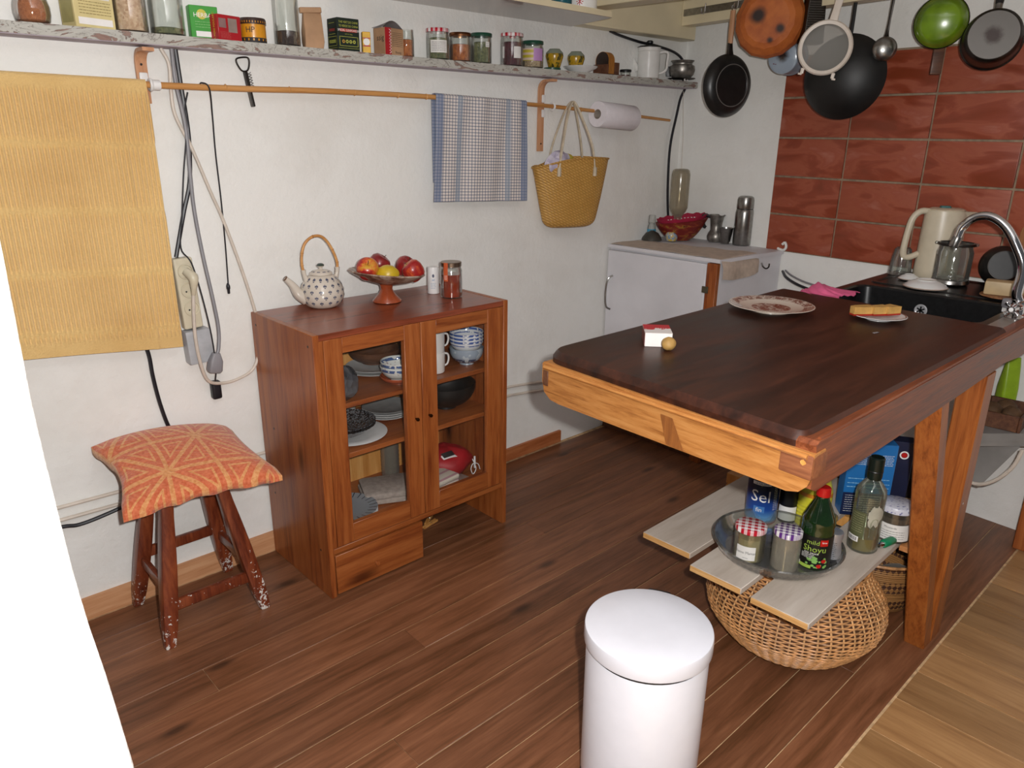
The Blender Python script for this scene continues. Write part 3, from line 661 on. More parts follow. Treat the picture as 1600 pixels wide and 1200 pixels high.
O('terracotta_saucer', lathe(bowl_prof(.062, .022, .6)), M['terragl'], 'terracotta dish under the blue-rimmed bowls in the cabinet', 'dish', (.905, -.300, Z1))
M['bluebowl'] = banded('blue_rim_bowl', '#d5d6d0', '#4a5f8a', .036, .046, rough=.12, speck=('#8f6a6e', 70, .66))
M['bluebowl2'] = banded('blue_bands_bowl', '#d9dbdd', '#4963a0', .047, .055, .036, .040, rough=.12)
M['blueland'] = banded('blue_painted_bowl', '#93a0ad', '#3e4d68', .012, .028, rough=.15, speck=('#b5bfc6', 22, .55))
for k in range(2): O('china_bowl', lathe(bowl_prof(.061 - k * .002, .05, .42)), M['bluebowl'], 'small china bowl with blue patterned rim, %s of the pair on the upper left shelf' % ('lower' if k == 0 else 'upper'), 'bowl', (.905, -.300, Z1 + .008 + k * .016), group='blue-rimmed bowls upper left shelf')
# right door, top shelf
for k in range(2):
    t = thing('enamel_mug', 'white enamel mug behind the right glass door, %s of the stacked pair' % ('lower' if k == 0 else 'upper'), 'mug', (1.062, -.295, Z1 + k * .072), R(-10), 'stacked white mugs')
    mo('cup', lathe([(0, .001), (.034, .001), (.036, .004), (.037, .072), (.035, .0735), (.034, .071), (.033, .006), (0, .005)]), M['enamel'], t)
    mo('handle', tube([(.035, 0, .062), (.052, 0, .058), (.056, 0, .04), (.050, 0, .022), (.036, 0, .016)], .0035, 8, sm=4), M['enamel'], t)
O('painted_bowl', lathe(bowl_prof(.062, .062, .42, p=2.4)), M['blueland'], 'grey-blue painted bowl at the bottom of the right-hand bowl stack', 'bowl', (1.212, -.29, Z1))
for k in range(3): O('china_bowl', lathe(bowl_prof(.063, .056, .42)), M['bluebowl2'], 'white bowl with blue bands in the right-hand stack, %s of three' % ('lowest', 'middle', 'top')[k], 'bowl', (1.212, -.29, Z1 + .040 + k * .013), group='blue-banded bowls right stack')
# middle shelf
O('dinner_plate', lathe(plate_prof(.122, .014)), M['china'], 'large white plate under the dark speckled bowls', 'plate', (.738, -.252, Z2))
M['speck'] = banded('speckled_glaze', '#6c6d70', '#6c6d70', 0, .001, speck=('#1e1f22', 150, .5))
for k in range(2): O('speckled_bowl', lathe(plate_prof(.108, .032, .55, lip=.75)), M['speck'], 'dark speckled deep plate on the middle left shelf, %s of the two' % ('lower' if k == 0 else 'upper'), 'bowl', (.722, -.235, Z2 + .013 + k * .011), group='speckled deep plates')
for k in range(4): O('grey_plate', lathe(plate_prof(.088, .013)), M['greychina'] if k == 3 else M['china'], 'plate in the middle shelf stack beside the speckled plates, %s of four' % ('lowest', 'second', 'third', 'top')[k], 'plate', (.940, -.165, Z2 + k * .008), group='plates on the middle shelf')
O('white_cup', lathe([(0, .001), (.03, .001), (.036, .06), (.034, .06), (.028, .005), (0, .004)]), M['enamel'], 'white cup at the back of the middle left shelf', 'cup', (.835, -.065, Z2))
O('black_bowl', lathe(bowl_prof(.112, .095, .35, .005, 2.2)), M['iron'], 'large black wooden bowl behind the right glass door', 'bowl', (1.155, -.235, Z2), ang=60)
# bottom shelf
M['rimplate'] = None
m, nt, b = new_mat('dash_rim_plate'); v = coords(nt); s = nt.nodes.new('ShaderNodeSeparateXYZ'); nt.links.new(v, s.inputs[0])
an = mth(nt, 'ARCTAN2', s.outputs[1], s.outputs[0]); rr = mth(nt, 'SQRT', mth(nt, 'ADD', mth(nt, 'MULTIPLY', s.outputs[0], s.outputs[0]), mth(nt, 'MULTIPLY', s.outputs[1], s.outputs[1])))
dash = mth(nt, 'MULTIPLY', mth(nt, 'GREATER_THAN', mth(nt, 'FRACT', mth(nt, 'MULTIPLY', mth(nt, 'ADD', an, 4), 4.2)), .86), mth(nt, 'GREATER_THAN', rr, .078)); nt.links.new(mixc(nt, dash, hx('#8b9094'), hx('#262c3c')), b.inputs['Base Color']); b.inputs['Roughness'].default_value = .2
M['rimplate'] = m
for k in range(4): O('rimmed_plate', lathe(plate_prof(.108, .014)), M['rimplate'] if k == 3 else M['china'], 'plate in the bottom left shelf stack, %s' % ('lowest of four', 'second of four', 'third of four', 'grey topmost one with dashes round the rim')[k], 'plate', (.700, -.255, Z3 + k * .008), group='plates on the bottom shelf')
M['linen'] = plain('grey_linen', '#a89c92', .95, var=.12, scale=50, bmp=.6)
def folded(w_, d, h, layers, seed, wob=.004):
    g = G()
    for k in range(layers):
        z = h * k / layers; rg = random.Random(seed + k); o = rg.uniform(-.006, .006); hh = h / layers * .92
        rings = []
        for s_, zz in ((.93, 0), (.99, hh * .15), (1, hh * .5), (.99, hh * .85), (.93, hh)):
            rings.append([(x * s_ + o + wob * math.sin(y * 60 + k), y * s_ + wob * math.sin(x * 45 + k * 2), z + zz + wob * .5 * math.sin(x * 40 + y * 30) * (1 if zz > hh * .4 else 0)) for x, y, _ in rrect(-w_ / 2, w_ / 2, -d / 2, d / 2, .014, 0, 6)])
        g.add(loft(rings))
    return g
O('folded_cloth', folded(.19, .16, .045, 2, 4), M['linen'], 'folded grey-white linen cloth on the bottom left shelf', 'cloth', (.905, -.205, Z3), R(-24))
O('glass_vase', lathe([(0, .002), (.034, 0)] + [(.036 - (.0016 if k % 2 else 0), .004 + k * .009) for k in range(18)] + [(.036, .168), (.033, .168), (.032, .008), (0, .008)]), M['dustglass'], 'ribbed clear glass cylinder at the back of the bottom shelf', 'vase', (1.010, -.065, Z3))
M['redcloth'] = plain('red_nylon', '#a3101b', .55, var=.12, scale=12, bmp=.3)
t = thing('red_drawstring_bag', 'red nylon drawstring bag with a black and white print on the bottom right shelf', 'bag', (1.168, -.215, Z3))
mo('sack', lump(.105, .09, .062, 8, .06, flat=.85), M['redcloth'], t, (0, 0, .057), ang=80)
mo('print_white', grid(14, 8, lambda u, v: (-.055 + u * .10, -.075 - .012 * math.sin(u * 3) + v * .03, .10 + .012 * math.sin(u * PI) - .005 + v * .012 - .018 * u), .001), M['inkw'], t, (0, .02, -.0))
mo('print_black', grid(10, 6, lambda u, v: (-.050 + u * .055, -.060 - .010 * math.sin(u * 3) + v * .022, .1035 + .012 * math.sin(u * 2.2) - .003 + v * .010 - .010 * u), .001), M['ink'], t, (0, .008, -.001))
mo('drawstring', tube([(.06, -.085, .075), (.065, -.10, .04), (.05, -.10, .02), (.04, -.10, .045), (.055, -.095, .06), (.075, -.10, .055), (.085, -.10, .03)], .0018, 5, sm=5), M['inkw'], t, label='white cord')
mo('cord_lock', box(.008, .006, .05, (.062, -.096, .065), .002), M['inkw'], t, label='white cord end')
M['lacecloth'] = granular('patterned_tea_cloth', '#c8b9a6', '#b79a84', 50)
m, nt, b = new_mat('striped_tea_cloth'); s = nt.nodes.new('ShaderNodeSeparateXYZ'); nt.links.new(coords(nt), s.inputs[0])
q = mth(nt, 'GREATER_THAN', mth(nt, 'FRACT', mth(nt, 'MULTIPLY', mth(nt, 'ADD', s.outputs[1], 3), 22)), .72); nt.links.new(mixc(nt, q, hx('#c9bfb0'), hx('#b58b92')), b.inputs['Base Color']); b.inputs['Roughness'].default_value = .95
O('folded_cloth', folded(.20, .10, .032, 1, 9), M['linen'], 'rolled beige cloth at the front of the bottom right shelf', 'cloth', (1.085, -.325, Z3), R(12), ang=60)
O('folded_cloth', folded(.15, .12, .038, 2, 19), m, 'folded striped tea cloth lying on the beige cloth beside the red bag', 'cloth', (1.035, -.310, Z3 + .033), R(8), ang=60)
# clothes pegs under the cabinet
for (x, y, a, l) in ((1.06, -.245, 14, 'front'), (1.075, -.215, 38, 'rear')):
    t = thing('clothes_peg', 'pale wooden clothes peg on the floor under the cabinet, the %s one' % l, 'clothes peg', (x, y, .0085), R(a), 'pegs under the cabinet')
    for s_ in (-1, 1): mo('leg', box(.078, .006, .009, (0, s_ * .0045, 0), .001), M['palepine'], t, rot=(0, 0, R(s_ * 1.5)))
    mo('spring', tube([(.004, .008 * math.cos(a_), .0065 * math.sin(a_)) for a_ in [k * .7 for k in range(10)]], .0009, 5), M['steel'], t)

# ---- on top of the cabinet
ZT = CH
t = thing('teapot', 'cream teapot with small blue motifs and a cane handle on the cabinet', 'teapot', (.757, -.092, ZT - .0005), R(-8)); t.scale = (.94, .94, .98)
M['teapot'] = plain('cream_stoneware', '#cfc4b6', .18, var=.03, coat=.5)
M['motif'] = plain('blue_grey_motif', '#4c4f66', .3)
tp = [(.040, 0), (.047, .001), (.058, .008), (.070, .022), (.0765, .040), (.076, .058), (.069, .078), (.057, .095), (.044, .107), (.038, .110)]
def tpr(z):
    for (a, p_), (b_, q_) in zip(tp[1:], tp[2:]):
        if p_ <= z <= q_: return a + (b_ - a) * (z - p_) / (q_ - p_)
    return .04
mo('pot', lathe([(0, .002)] + tp + [(.034, .111), (.034, .108), (.05, .09), (.068, .05), (.04, .008), (0, .006)], 40), M['teapot'], t, ang=50)
lid = mo('lid', lathe([(.0, .112), (.037, .110), (.040, .112), (.038, .117), (.026, .124), (.010, .127), (.006, .129), (.006, .133), (.012, .137), (.013, .142), (.008, .146), (0, .147)], 32), M['teapot'], t)
mo('knob_glaze', lathe([(.0122, .138), (.0134, .142), (.0084, .1463), (0, .1474)], 20), plain('dark_glaze', '#3b4740', .2), t)
mo('spout', tube([(-.060, 0, .035), (-.085, 0, .052), (-.104, 0, .082), (-.128, 0, .108)], [.024, .019, .0125, .0085], 14, sm=5), M['teapot'], t)
mo('spout_rim', lathe([(.0088, -.002), (.0095, 0), (.007, .002)], 14), plain('brown_rim', '#6c4a34', .4), t, (-.128, 0, .108), (0, R(-50), 0))
for s_ in (-1, 1): mo('handle_lug', tube([(s_ * .052, 0, .090), (s_ * .060, 0, .112), (s_ * .062, 0, .130)], [.010, .007, .008], 10, sm=3), M['teapot'], t)
mo('cane_handle', tube([(-.060, 0, .118), (-.0655, 0, .145), (-.063, 0, .18), (-.050, 0, .215), (-.022, 0, .236), (.008, 0, .236), (.032, 0, .215), (.051, 0, .18), (.062, 0, .145), (.060, 0, .118)], .0048, 10, sm=5), M['bamboo'], t)
for x, z in ((-.0655, .145), (-.062, .185), (.062, .146), (-.02, .2365), (.047, .19)): mo('cane_node', lathe([(.0045, -.003), (.0062, 0), (.0045, .003)], 10), M['bamboo'], t, (x, 0, z), (0, R(90 if abs(x) < .03 else 0), 0))
mg = G()
for r_ in range(5):
    z = .020 + r_ * .019
    for k in range(15):
        a = 2 * PI * (k + .5 * (r_ % 2)) / 15; rd = tpr(z) + .0006
        for da, dz, w_, h_ in ((-.055, .003, .0022, .0034), (.055, .003, .0022, .0034), (0, .004, .0018, .0046), (0, -.0028, .0032, .0016)):
            c0 = len(mg.v)
            for q in range(8):
                aa = 2 * PI * q / 8; zz = z + dz + h_ * math.sin(aa); r2 = tpr(min(max(zz, .002), .109)) + .0006
                ang_ = a + da + w_ * math.cos(aa) / rd; mg.v.append((r2 * math.sin(ang_), -r2 * math.cos(ang_), zz))
            mg.f.append(list(range(c0, c0 + 8)))
mo('painted_motifs', mg, M['motif'], t, kind='stuff')
mg2 = G()
for k in range(10):
    a = 2 * PI * k / 10
    for da in (-.12, .0, .12):
        c0 = len(mg2.v)
        for q in range(8):
            aa = 2 * PI * q / 8; r2 = .031 + .003 * math.cos(aa); mg2.v.append((r2 * math.sin(a + da + .05 * math.sin(aa)), -r2 * math.cos(a + da + .05 * math.sin(aa)), .1215 + (.031 - r2) * .55))
        mg2.f.append(list(range(c0, c0 + 8)))
mo('lid_motifs', mg2, M['motif'], t, kind='stuff')
# footed fruit bowl, its dish tipped slightly down to the right
M['marble'] = None
m, nt, b = new_mat('mottled_glaze'); n = noise(nt, coords(nt), 30, 6, .65, .5)
nt.links.new(ramp(nt, n, [(.38, hx('#5e3d30')), (.48, hx('#8b705f')), (.56, hx('#a89888')), (.66, hx('#b7a999'))]), b.inputs['Base Color']); b.inputs['Roughness'].default_value = .3; M['marble'] = m
t = thing('fruit_stand', 'footed terracotta fruit stand with a mottled shallow dish on the cabinet', 'bowl', (.962, -.165, ZT), 0)
mo('foot', lathe([(0, .003), (.044, 0), (.050, .002), (.049, .006), (.030, .026), (.020, .044), (.022, .056), (.026, .062), (0, .062)], 36), M['terragl'], t)
mo('dish', lathe([(0, -.006), (.03, -.004), (.085, .010), (.124, .030), (.131, .036), (.128, .040), (.118, .036), (.08, .016), (.03, .004), (0, .003)], 44), M['marble'], t, (0, 0, .064), (0, R(6), 0))
def mk_apple():
    m, nt, b = new_mat('red_yellow_apple'); v = coords(nt, 'Object', (1, 1, .35), 11); n = noise(nt, v, 16, 4, .6, .4); n2 = noise(nt, coords(nt, 'Object', (1, 1, .12), 4), 160, 3)
    f = mth(nt, 'ADD', n, mth(nt, 'MULTIPLY', n2, .18))
    nt.links.new(ramp(nt, f, [(.50, hx('#cc9a30')), (.59, hx('#c9532a')), (.67, hx('#9c1d1c'))]), b.inputs['Base Color']); b.inputs['Roughness'].default_value = .3; b.inputs['Coat Weight'].default_value = .2; return m
M['apple'] = mk_apple()
M['applered'] = plain('dark_red_apple', '#8f1f20', .3, var=.25, scale=25, coat=.2)
ap = [(0, -.029), (.008, -.031), (.018, -.034), (.027, -.029), (.034, -.015), (.0375, .004), (.035, .020), (.026, .031), (.014, .034), (.006, .030), (0, .025)]
def apple(x, y, z, rot, lab, mat, sc_=1.0):
    t = thing('apple', lab, 'apple', (x, y, z), 0, None, rot)
    mo('flesh', lathe([(a * sc_, b * sc_) for a, b in ap], 28), mat, t, ang=80)
    mo('stem', tube([(0, 0, .024 * sc_), (.002, 0, .036 * sc_), (.004, .001, .042 * sc_)], .0012, 6), M['brownbox'], t)
apple(.880, -.180, ZT + .122, (R(30), R(-35), R(20)), 'yellow and red apple leaning at the left side of the fruit stand', M['apple'])
apple(.965, -.118, ZT + .120, (R(20), R(30), 0), 'dark red apple at the back of the fruit stand behind the lemon', M['applered'])
apple(1.052, -.200, ZT + .100, (R(-40), R(20), R(80)), 'striped orange-red apple at the front right of the fruit stand', M['apple'])
apple(1.068, -.128, ZT + .104, (R(30), R(-20), R(50)), 'red apple partly hidden behind the striped one on the fruit stand', M['applered'], .95)
t = thing('lemon', 'yellow lemon in the front middle of the fruit stand', 'lemon', (.935, -.213, ZT + .103), 0, None, (R(0), R(84), R(-42)))
mo('peel', lathe([(0, -.044), (.006, -.042), (.012, -.036), (.024, -.026), (.031, -.010), (.032, .006), (.027, .022), (.016, .034), (.008, .040), (0, .042)], 26), plain('lemon_peel', '#c9a822', .35, var=.1, scale=20, bmp=.3), t, ang=80)
# salt shaker and honey jar
t = thing('salt_shaker', 'small white cylindrical salt box with blue print on the cabinet', 'shaker', (1.170, -.155, ZT), face(1.17, -.155))
mo('tube', lathe([(0, 0), (.0205, 0), (.0215, .002), (.0205, .088), (.0195, .096), (0, .097)], 28), M['whitepl'], t)
mo('print_blue', wrap(text('sel', .007), .0217, .052), plain('blue_print', '#2f6fa8', .5), t)
mo('print_drop', wrap(lathe([(0, 0), (.004, 0)], 12).rot((R(90), 0, 0)).scale(1, 1, 1.6), .0219, .066), M['motif'], t)
mo('fine_print', wrap(lines(.02, .022, 4, .001, 5), .0218, .03), plain('blue_fine_print', '#4b86b4', .5), t, kind='stuff')
M['honey'] = plain('dark_honey', '#8c2c08', .12, var=.12, scale=12, coat=.6)
t = thing('honey_jar', 'glass jar two thirds full of dark honey with metal lid on the cabinet', 'jar', (1.178, -.250, ZT), face(1.178, -.25))
mo('glass_body', lathe([(0, .0005), (.035, 0), (.0385, .004), (.0385, .098), (.034, .108), (.034, .116), (.0325, .116), (.0325, .108), (.037, .097), (.037, .005), (0, .004)], 36), M['glass'], t)
mo('honey', lathe([(0, .0042), (.0355, .0042), (.0367, .008), (.0367, .083), (0, .083)], 36), M['honey'], t)
mo('lid', lathe([(.0350, .110), (.0365, .110), (.037, .124), (.035, .126), (0, .126)], 36), plain('tin_lid', '#9a8878', .3, 1), t)
mo('seal_label', patch(.0388, .062, .112, R(-42), R(-18)).add(patch(.0378, .11, .1262, R(-42), R(-18))), plain('orange_paper', '#c2572c', .6), t)
mo('label_print', wrap(lines(.013, .016, 4, .001, 8), .0394, .075, R(-30)), M['inkw'], t, kind='stuff')

# ================================================================== STOOL
t = thing('wooden_stool', 'red-brown wooden stool with white paint splashes under the orange cushion', 'stool', (.214, -.165, 0))
def mk_paintdrip():
    m = M['stool'].copy(); m.name = 'stool_paint_splashed'; nt = m.node_tree; b = nt.nodes['Principled BSDF']; c = b.inputs['Base Color'].links[0].from_socket
    v = coords(nt); s = nt.nodes.new('ShaderNodeSeparateXYZ'); g = nt.nodes.new('ShaderNodeNewGeometry'); nt.links.new(g.outputs['Position'], s.inputs[0])
    n = noise(nt, g.outputs['Position'], 70, 3, .7); n2 = noise(nt, g.outputs['Position'], 11, 2)
    low = mth(nt, 'MULTIPLY', mth(nt, 'SUBTRACT', .20, s.outputs[2]), .75)
    rt = mth(nt, 'MULTIPLY', mth(nt, 'GREATER_THAN', s.outputs[0], .33), .05)
    f = mth(nt, 'GREATER_THAN', mth(nt, 'ADD', mth(nt, 'ADD', n, low), mth(nt, 'ADD', rt, mth(nt, 'MULTIPLY', n2, .12))), .775)
    nt.links.new(mixc(nt, f, c, hx('#cfcac4')), b.inputs['Base Color']); return m
M['stoolp'] = mk_paintdrip()
fh, thh, sh = .146, .078, .43
def leg_c(sx, sy, z): k = z / sh; return (sx * (fh + (thh - fh) * k), sy * (fh - .006 + (thh - fh) * k))
for sx in (-1, 1):
    for sy in (-1, 1):
        rg = []
        for k in range(9):
            z = sh * k / 8; cx, cy = leg_c(sx, sy, z); s_ = .0185 + .004 * math.sin(PI * min(1, k / 7)) - (.003 if k == 0 else 0)
            rg.append([(x, y, z) for x, y, _ in rrect(cx - s_, cx + s_, cy - s_, cy + s_, .007, 0, 2)])
        mo('leg', loft(rg), M['stoolp'], t)
def rail_(a, b_, z):
    ax, ay = leg_c(*a, z); bx_, by = leg_c(*b_, z); d = Vector((bx_ - ax, by - ay, 0)); L = d.length - .03; ang_ = math.atan2(d.y, d.x)
    mo('stretcher', box(L, .017, .034, (0, 0, 0), .005, 2), M['stoolp'], t, ((ax + bx_) / 2, (ay + by) / 2, z), (0, 0, ang_))
rail_((-1, -1), (1, -1), .115); rail_((-1, 1), (1, 1), .185); rail_((-1, -1), (-1, 1), .165); rail_((1, -1), (1, 1), .165)
mo('seat', box(.21, .20, .028, (0, 0, .441), .008, 2), M['stool'], t)
def mk_cush():
    m, nt, b = new_mat('orange_terry_pattern'); tc = nt.nodes.new('ShaderNodeTexCoord'); s = nt.nodes.new('ShaderNodeSeparateXYZ'); nt.links.new(tc.outputs['UV'], s.inputs[0])
    def fold(o, n_, off): return mth(nt, 'ABSOLUTE', mth(nt, 'SUBTRACT', mth(nt, 'FRACT', mth(nt, 'ADD', mth(nt, 'MULTIPLY', o, n_), off)), .5))
    a = fold(s.outputs[0], 1.5, .02); c = fold(s.outputs[1], 1.15, .22)
    hi = mth(nt, 'MAXIMUM', a, c); lo = mth(nt, 'MINIMUM', a, c)
    d = mth(nt, 'MINIMUM', mth(nt, 'MINIMUM', lo, mth(nt, 'MULTIPLY', mth(nt, 'SUBTRACT', hi, lo), .707)), mth(nt, 'SUBTRACT', .5, hi))
    st = mth(nt, 'LESS_THAN', mth(nt, 'FRACT', mth(nt, 'MULTIPLY', d, 13.5)), .30)
    n = noise(nt, coords(nt), 120, 3)
    base = ramp(nt, n, [(.35, hx('#bf5a35')), (.65, hx('#d27650'))]); ln_ = ramp(nt, n, [(.35, hx('#c9834c')), (.65, hx('#dba06a'))])
    nt.links.new(mixc(nt, st, base, ln_), b.inputs['Base Color']); b.inputs['Roughness'].default_value = .95; b.inputs['Sheen Weight'].default_value = .3
    bump(nt, b, n, .8, .004); return m
M['cush'] = mk_cush()
co = {'bl': (.005, -.022, .548), 'br': (.418, -.030, .512), 'fl': (-.020, -.365, .462), 'fr': (.430, -.410, .462)}
def cush(u, v, top):
    w4 = ((1 - u) * v, u * v, (1 - u) * (1 - v), u * (1 - v))
    P = [sum(w4[i] * co[k][j] for i, k in enumerate(('bl', 'br', 'fl', 'fr'))) for j in range(3)]
    e = min(u, 1 - u) ; f = min(v, 1 - v); k = (1 - (1 - min(1, e * 4)) ** 2) ** .5 * (1 - (1 - min(1, f * 4)) ** 2) ** .5
    th_c = .022 + .036 * k
    pull = .022 * math.sin(PI * u) * (1 - v) ** 3 + .0
    y = P[1] + .030 * math.sin(PI * u) * (1 - v) ** 2; x = P[0] + .045 * math.sin(PI * v) * (1 - u) ** 2 - .025 * math.sin(PI * v) * u ** 3
    arch = .055 * math.sin(PI * u) * (.35 + .65 * v) * (1 - v * .25) + .02 * math.sin(PI * v)
    fl2 = .004 * math.sin(u * 31) * (1 - v) ** 6 + .003 * math.sin(v * 25) * (1 - u) ** 6
    z = P[2] + arch * .55 + fl2
    z = z + (th_c * .5 if top else -th_c * .5)
    cx_, cy_ = max(0, abs(2 * u - 1) - .72) / .28, max(0, abs(2 * v - 1) - .72) / .28; q = .055 * cx_ * cy_
    x += (.21 - x) * q; y += (-.20 - y) * q
    return (x, min(y, -.012), max(z, .456) if not top else max(z, .47))
g = G(); g.uv = []; nx, ny = 40, 34
def idx(i, j, s_): return s_ * (nx + 1) * (ny + 1) + j * (nx + 1) + i
for s_ in (0, 1):
    for j in range(ny + 1):
        for i in range(nx + 1): g.v.append(cush(i / nx, j / ny, s_ == 0)); g.uv.append((i / nx, j / ny))
for s_ in (0, 1):
    for j in range(ny):
        for i in range(nx): g.f.append([idx(i, j, s_), idx(i + 1, j, s_), idx(i + 1, j + 1, s_), idx(i, j + 1, s_)])
per = [(i, 0) for i in range(nx)] + [(nx, j) for j in range(ny)] + [(i, ny) for i in range(nx, 0, -1)] + [(0, j) for j in range(ny, 0, -1)]
for k in range(len(per)):
    a, b_ = per[k], per[(k + 1) % len(per)]; g.f.append([idx(*a, 0), idx(*b_, 0), idx(*b_, 1), idx(*a, 1)])
O('cushion', g, M['cush'], 'orange terry cushion with star and triangle pattern on the stool', 'cushion', (0, 0, 0), ang=80)

# ================================================================== TRASH BIN
t = thing('pedal_bin', 'white round pedal bin in the foreground, lid closed', 'bin', (.705, -1.520, 0), R(-62))
mo('body', lathe([(0, .012), (.127, .012), (.1295, .02), (.1295, .034), (.1325, .036), (.1335, .372), (.131, .378), (0, .378)], 64), M['bin'], t)
mo('base_ring', lathe([(0, 0), (.132, 0), (.134, .004), (.132, .014), (0, .014)], 48), M['black'], t)
mo('dark_gap', lathe([(.1305, .376), (.1305, .392), (0, .392)], 48), M['black'], t)
mo('lid', lathe([(.1365, .388), (.1388, .389), (.1392, .392), (.1390, .420), (.1375, .4245), (.134, .4262), (.06, .4285), (0, .429)], 72), M['bin'], t, rot=(0, 0, 0), ang=30)
mo('hinge', box(.055, .03, .05, (0, .152, .385), .006, 2), M['black'], t)
mo('pedal', box(.06, .045, .012, (0, -.145, .012), .004, 2), M['black'], t)

# ================================================================== THINGS ON THE PEELING SHELF
ZS = 1.6728; YS = -.044
def jarprof(r, h, neck=.86, nk=.012, sh=.012):
    rn = r * neck
    return [(0, .001), (r * .9, 0), (r, .004), (r, h - nk - sh), (rn, h - nk), (rn, h), (rn - .0015, h), (rn - .0015, h - nk), (r - .002, h - nk - sh - .001), (r - .002, .005), (0, .004)]
def jar(label, x, r, h, cont, fill, lid=None, neck=.9, y=YS, z=ZS, lidh=.012, glass='glass', group=None, lidlab=None, name='glass_jar'):
    t = thing(name, label, 'jar', (x, y, z), face(x, y), group)
    mo('glass_body', lathe(jarprof(r, h - (.002 if lid else 0), neck), 32), M[glass], t)
    if cont: mo('contents', lathe([(0, .0045), (r - .0035, .0045), (r - .0026, .008), (r - .0026, fill * (h - .03)), (r * .6, fill * (h - .03) + .003), (0, fill * (h - .03) + .001)], 28), cont, t)
    if lid: mo('lid', lathe([(r * neck + .0006, h - lidh), (r * neck + .0026, h - lidh), (r * neck + .0026, h - .0015), (r * neck + .001, h), (0, h)], 32), lid, t, label=lidlab, ang=50)
    return t
def paperlabel(t, r, z0, z1, a0, a1, rows=4, seed=1, mat='paper', ink='ink'):
    mo('paper_label', patch(r + .0006, z0, z1, R(a0), R(a1)), M[mat], t)
    w_ = r * R(a1 - a0) * .85
    if rows: mo('small_print', wrap(lines(w_, (z1 - z0) * .8, rows, .0011, seed), r + .0014, (z0 + z1) / 2, R((a0 + a1) / 2)), M[ink], t, kind='stuff')
M['spice'] = granular('orange_brown_powder', '#9c5a33', '#b06c40', 300)
M['oats'] = granular('oat_flakes', '#b28d70', '#d5b99c', 170)
M['driedgreen'] = granular('dried_green_herb', '#4b5338', '#7a7a52', 150)
M['driedorange'] = granular('dried_orange_bits', '#8a451d', '#b5692f', 120)
M['darkred'] = granular('dark_red_bits', '#3c1620', '#5c2430', 130)
M['seeds'] = granular('pale_seeds', '#b5a083', '#8c765a', 260)
M['coffee'] = granular('dark_coffee', '#24130f', '#38211a', 260)
t = thing('spice_jar', 'round-bellied glass jar of orange-brown powder at the left end of the shelf', 'jar', (.058, YS, ZS), face(.058, YS))
jp = [(0, .001), (.030, 0), (.037, .006), (.0405, .022), (.040, .04), (.034, .062), (.026, .08), (.024, .10), (.0225, .10), (.0245, .08), (.0325, .062), (.0385, .04), (.039, .022), (.0355, .007), (0, .004)]
mo('glass_body', lathe(jp, 32), M['glass'], t)
mo('powder', lathe([(0, .0045), (.030, .0045), (.035, .008), (.0384, .022), (.0378, .040), (.0345, .052), (0, .058)], 28), M['spice'], t)
def carton(label, x, y, w_, d, h, rz, mat, name='carton', z=ZS, cat='box'):
    t = thing(name, label, cat, (x, y, z), rz); mo('carton_body', box(w_, d, h, (0, 0, h / 2), .0015), mat, t); return t
def onfront(t, g, x, z, d, mat, name='print', side=0, kind=None, off=.0006):
    """print on the front (side 0) or on the left face (side 1) of a box of depth / width d"""
    g.move(x, 0, z)
    if side: g.map(lambda a, b, c: (-d / 2 - off, -a, c))
    else: g.move(0, -d / 2 - off, 0)
    return mo(name, g, mat, t, kind=kind)
M['teayellow'] = plain('pale_yellow_card', '#d6c68e', .45, var=.04)
t = carton('pale yellow printed tea packet with a barcode on the shelf', .182, -.046, .104, .062, .16, face(.182, -.046) + R(31), M['teayellow'])
onfront(t, rect(.045, .036), -.002, .105, .062, plain('ochre_print', '#a98a3c', .5))
onfront(t, rect(.040, .030), .022, .082, .062, M['paper'], off=.0009); onfront(t, barcode(.036, .024), .023, .083, .062, M['ink'], 'barcode', off=.0013)
onfront(t, lines(.082, .034, 5, .0016, 3), .002, .046, .062, plain('brown_print', '#8d7a48', .5), 'small_print', kind='stuff')
onfront(t, rect(.088, .016), 0, .015, .062, M['inkw']); onfront(t, rect(.05, .115), 0, .068, .104, plain('khaki_panel', '#a9a06a', .5), side=1)
onfront(t, text('THE VERT', .008), 0, .10, .104, plain('dull_khaki', '#7f7a4c', .5), 'lettering', 1, off=.001)
jar('square-shouldered jar of oat flakes beside the yellow tea packet', .284, .042, .15, M['oats'], .95)
t = jar('large clear jar with a little dried green herb at the bottom', .378, .044, .16, M['driedgreen'], .14)
M['greencard'] = plain('green_card', '#3f9a38', .4, var=.05)
t = carton('green carton of herb tea behind the red box', .482, -.028, .076, .034, .086, R(-8), M['greencard'])
onfront(t, lathe([(0, 0), (.013, 0)], 20).rot((R(90), 0, 0)), -.006, .064, .034, plain('yellow_sun', '#c9c04a', .5)); onfront(t, text('HERBA', .011), -.004, .062, .034, M['inkw'], 'lettering', off=.001)
onfront(t, rect(.05, .014), 0, .014, .034, M['inkw']); onfront(t, lines(.05, .02, 3, .001, 8), 0, .038, .034, plain('pale_green_print', '#9fce8c', .5), 'small_print', kind='stuff')
onfront(t, rect(.076, .003), 0, .002, .034, plain('gold_edge', '#c08b4a', .4))
M['redcard'] = plain('red_card', '#a91522', .4, var=.04)
t = carton('red biscuit carton leaning beside the green tea carton', .536, -.052, .078, .034, .066, face(.53, -.05) + R(38), M['redcard'])
onfront(t, text('LA MERE POULARD', .0075, .8).rot((0, R(-90), 0)), .0, .034, .078, plain('yellow_print', '#dcb93c', .5), 'lettering', 1)
onfront(t, rect(.024, .024), -.024, .044, .034, plain('grey_print', '#8d6f6c', .5)); onfront(t, rect(.030, .036), .010, .040, .034, plain('grey_print2', '#94827a', .5))
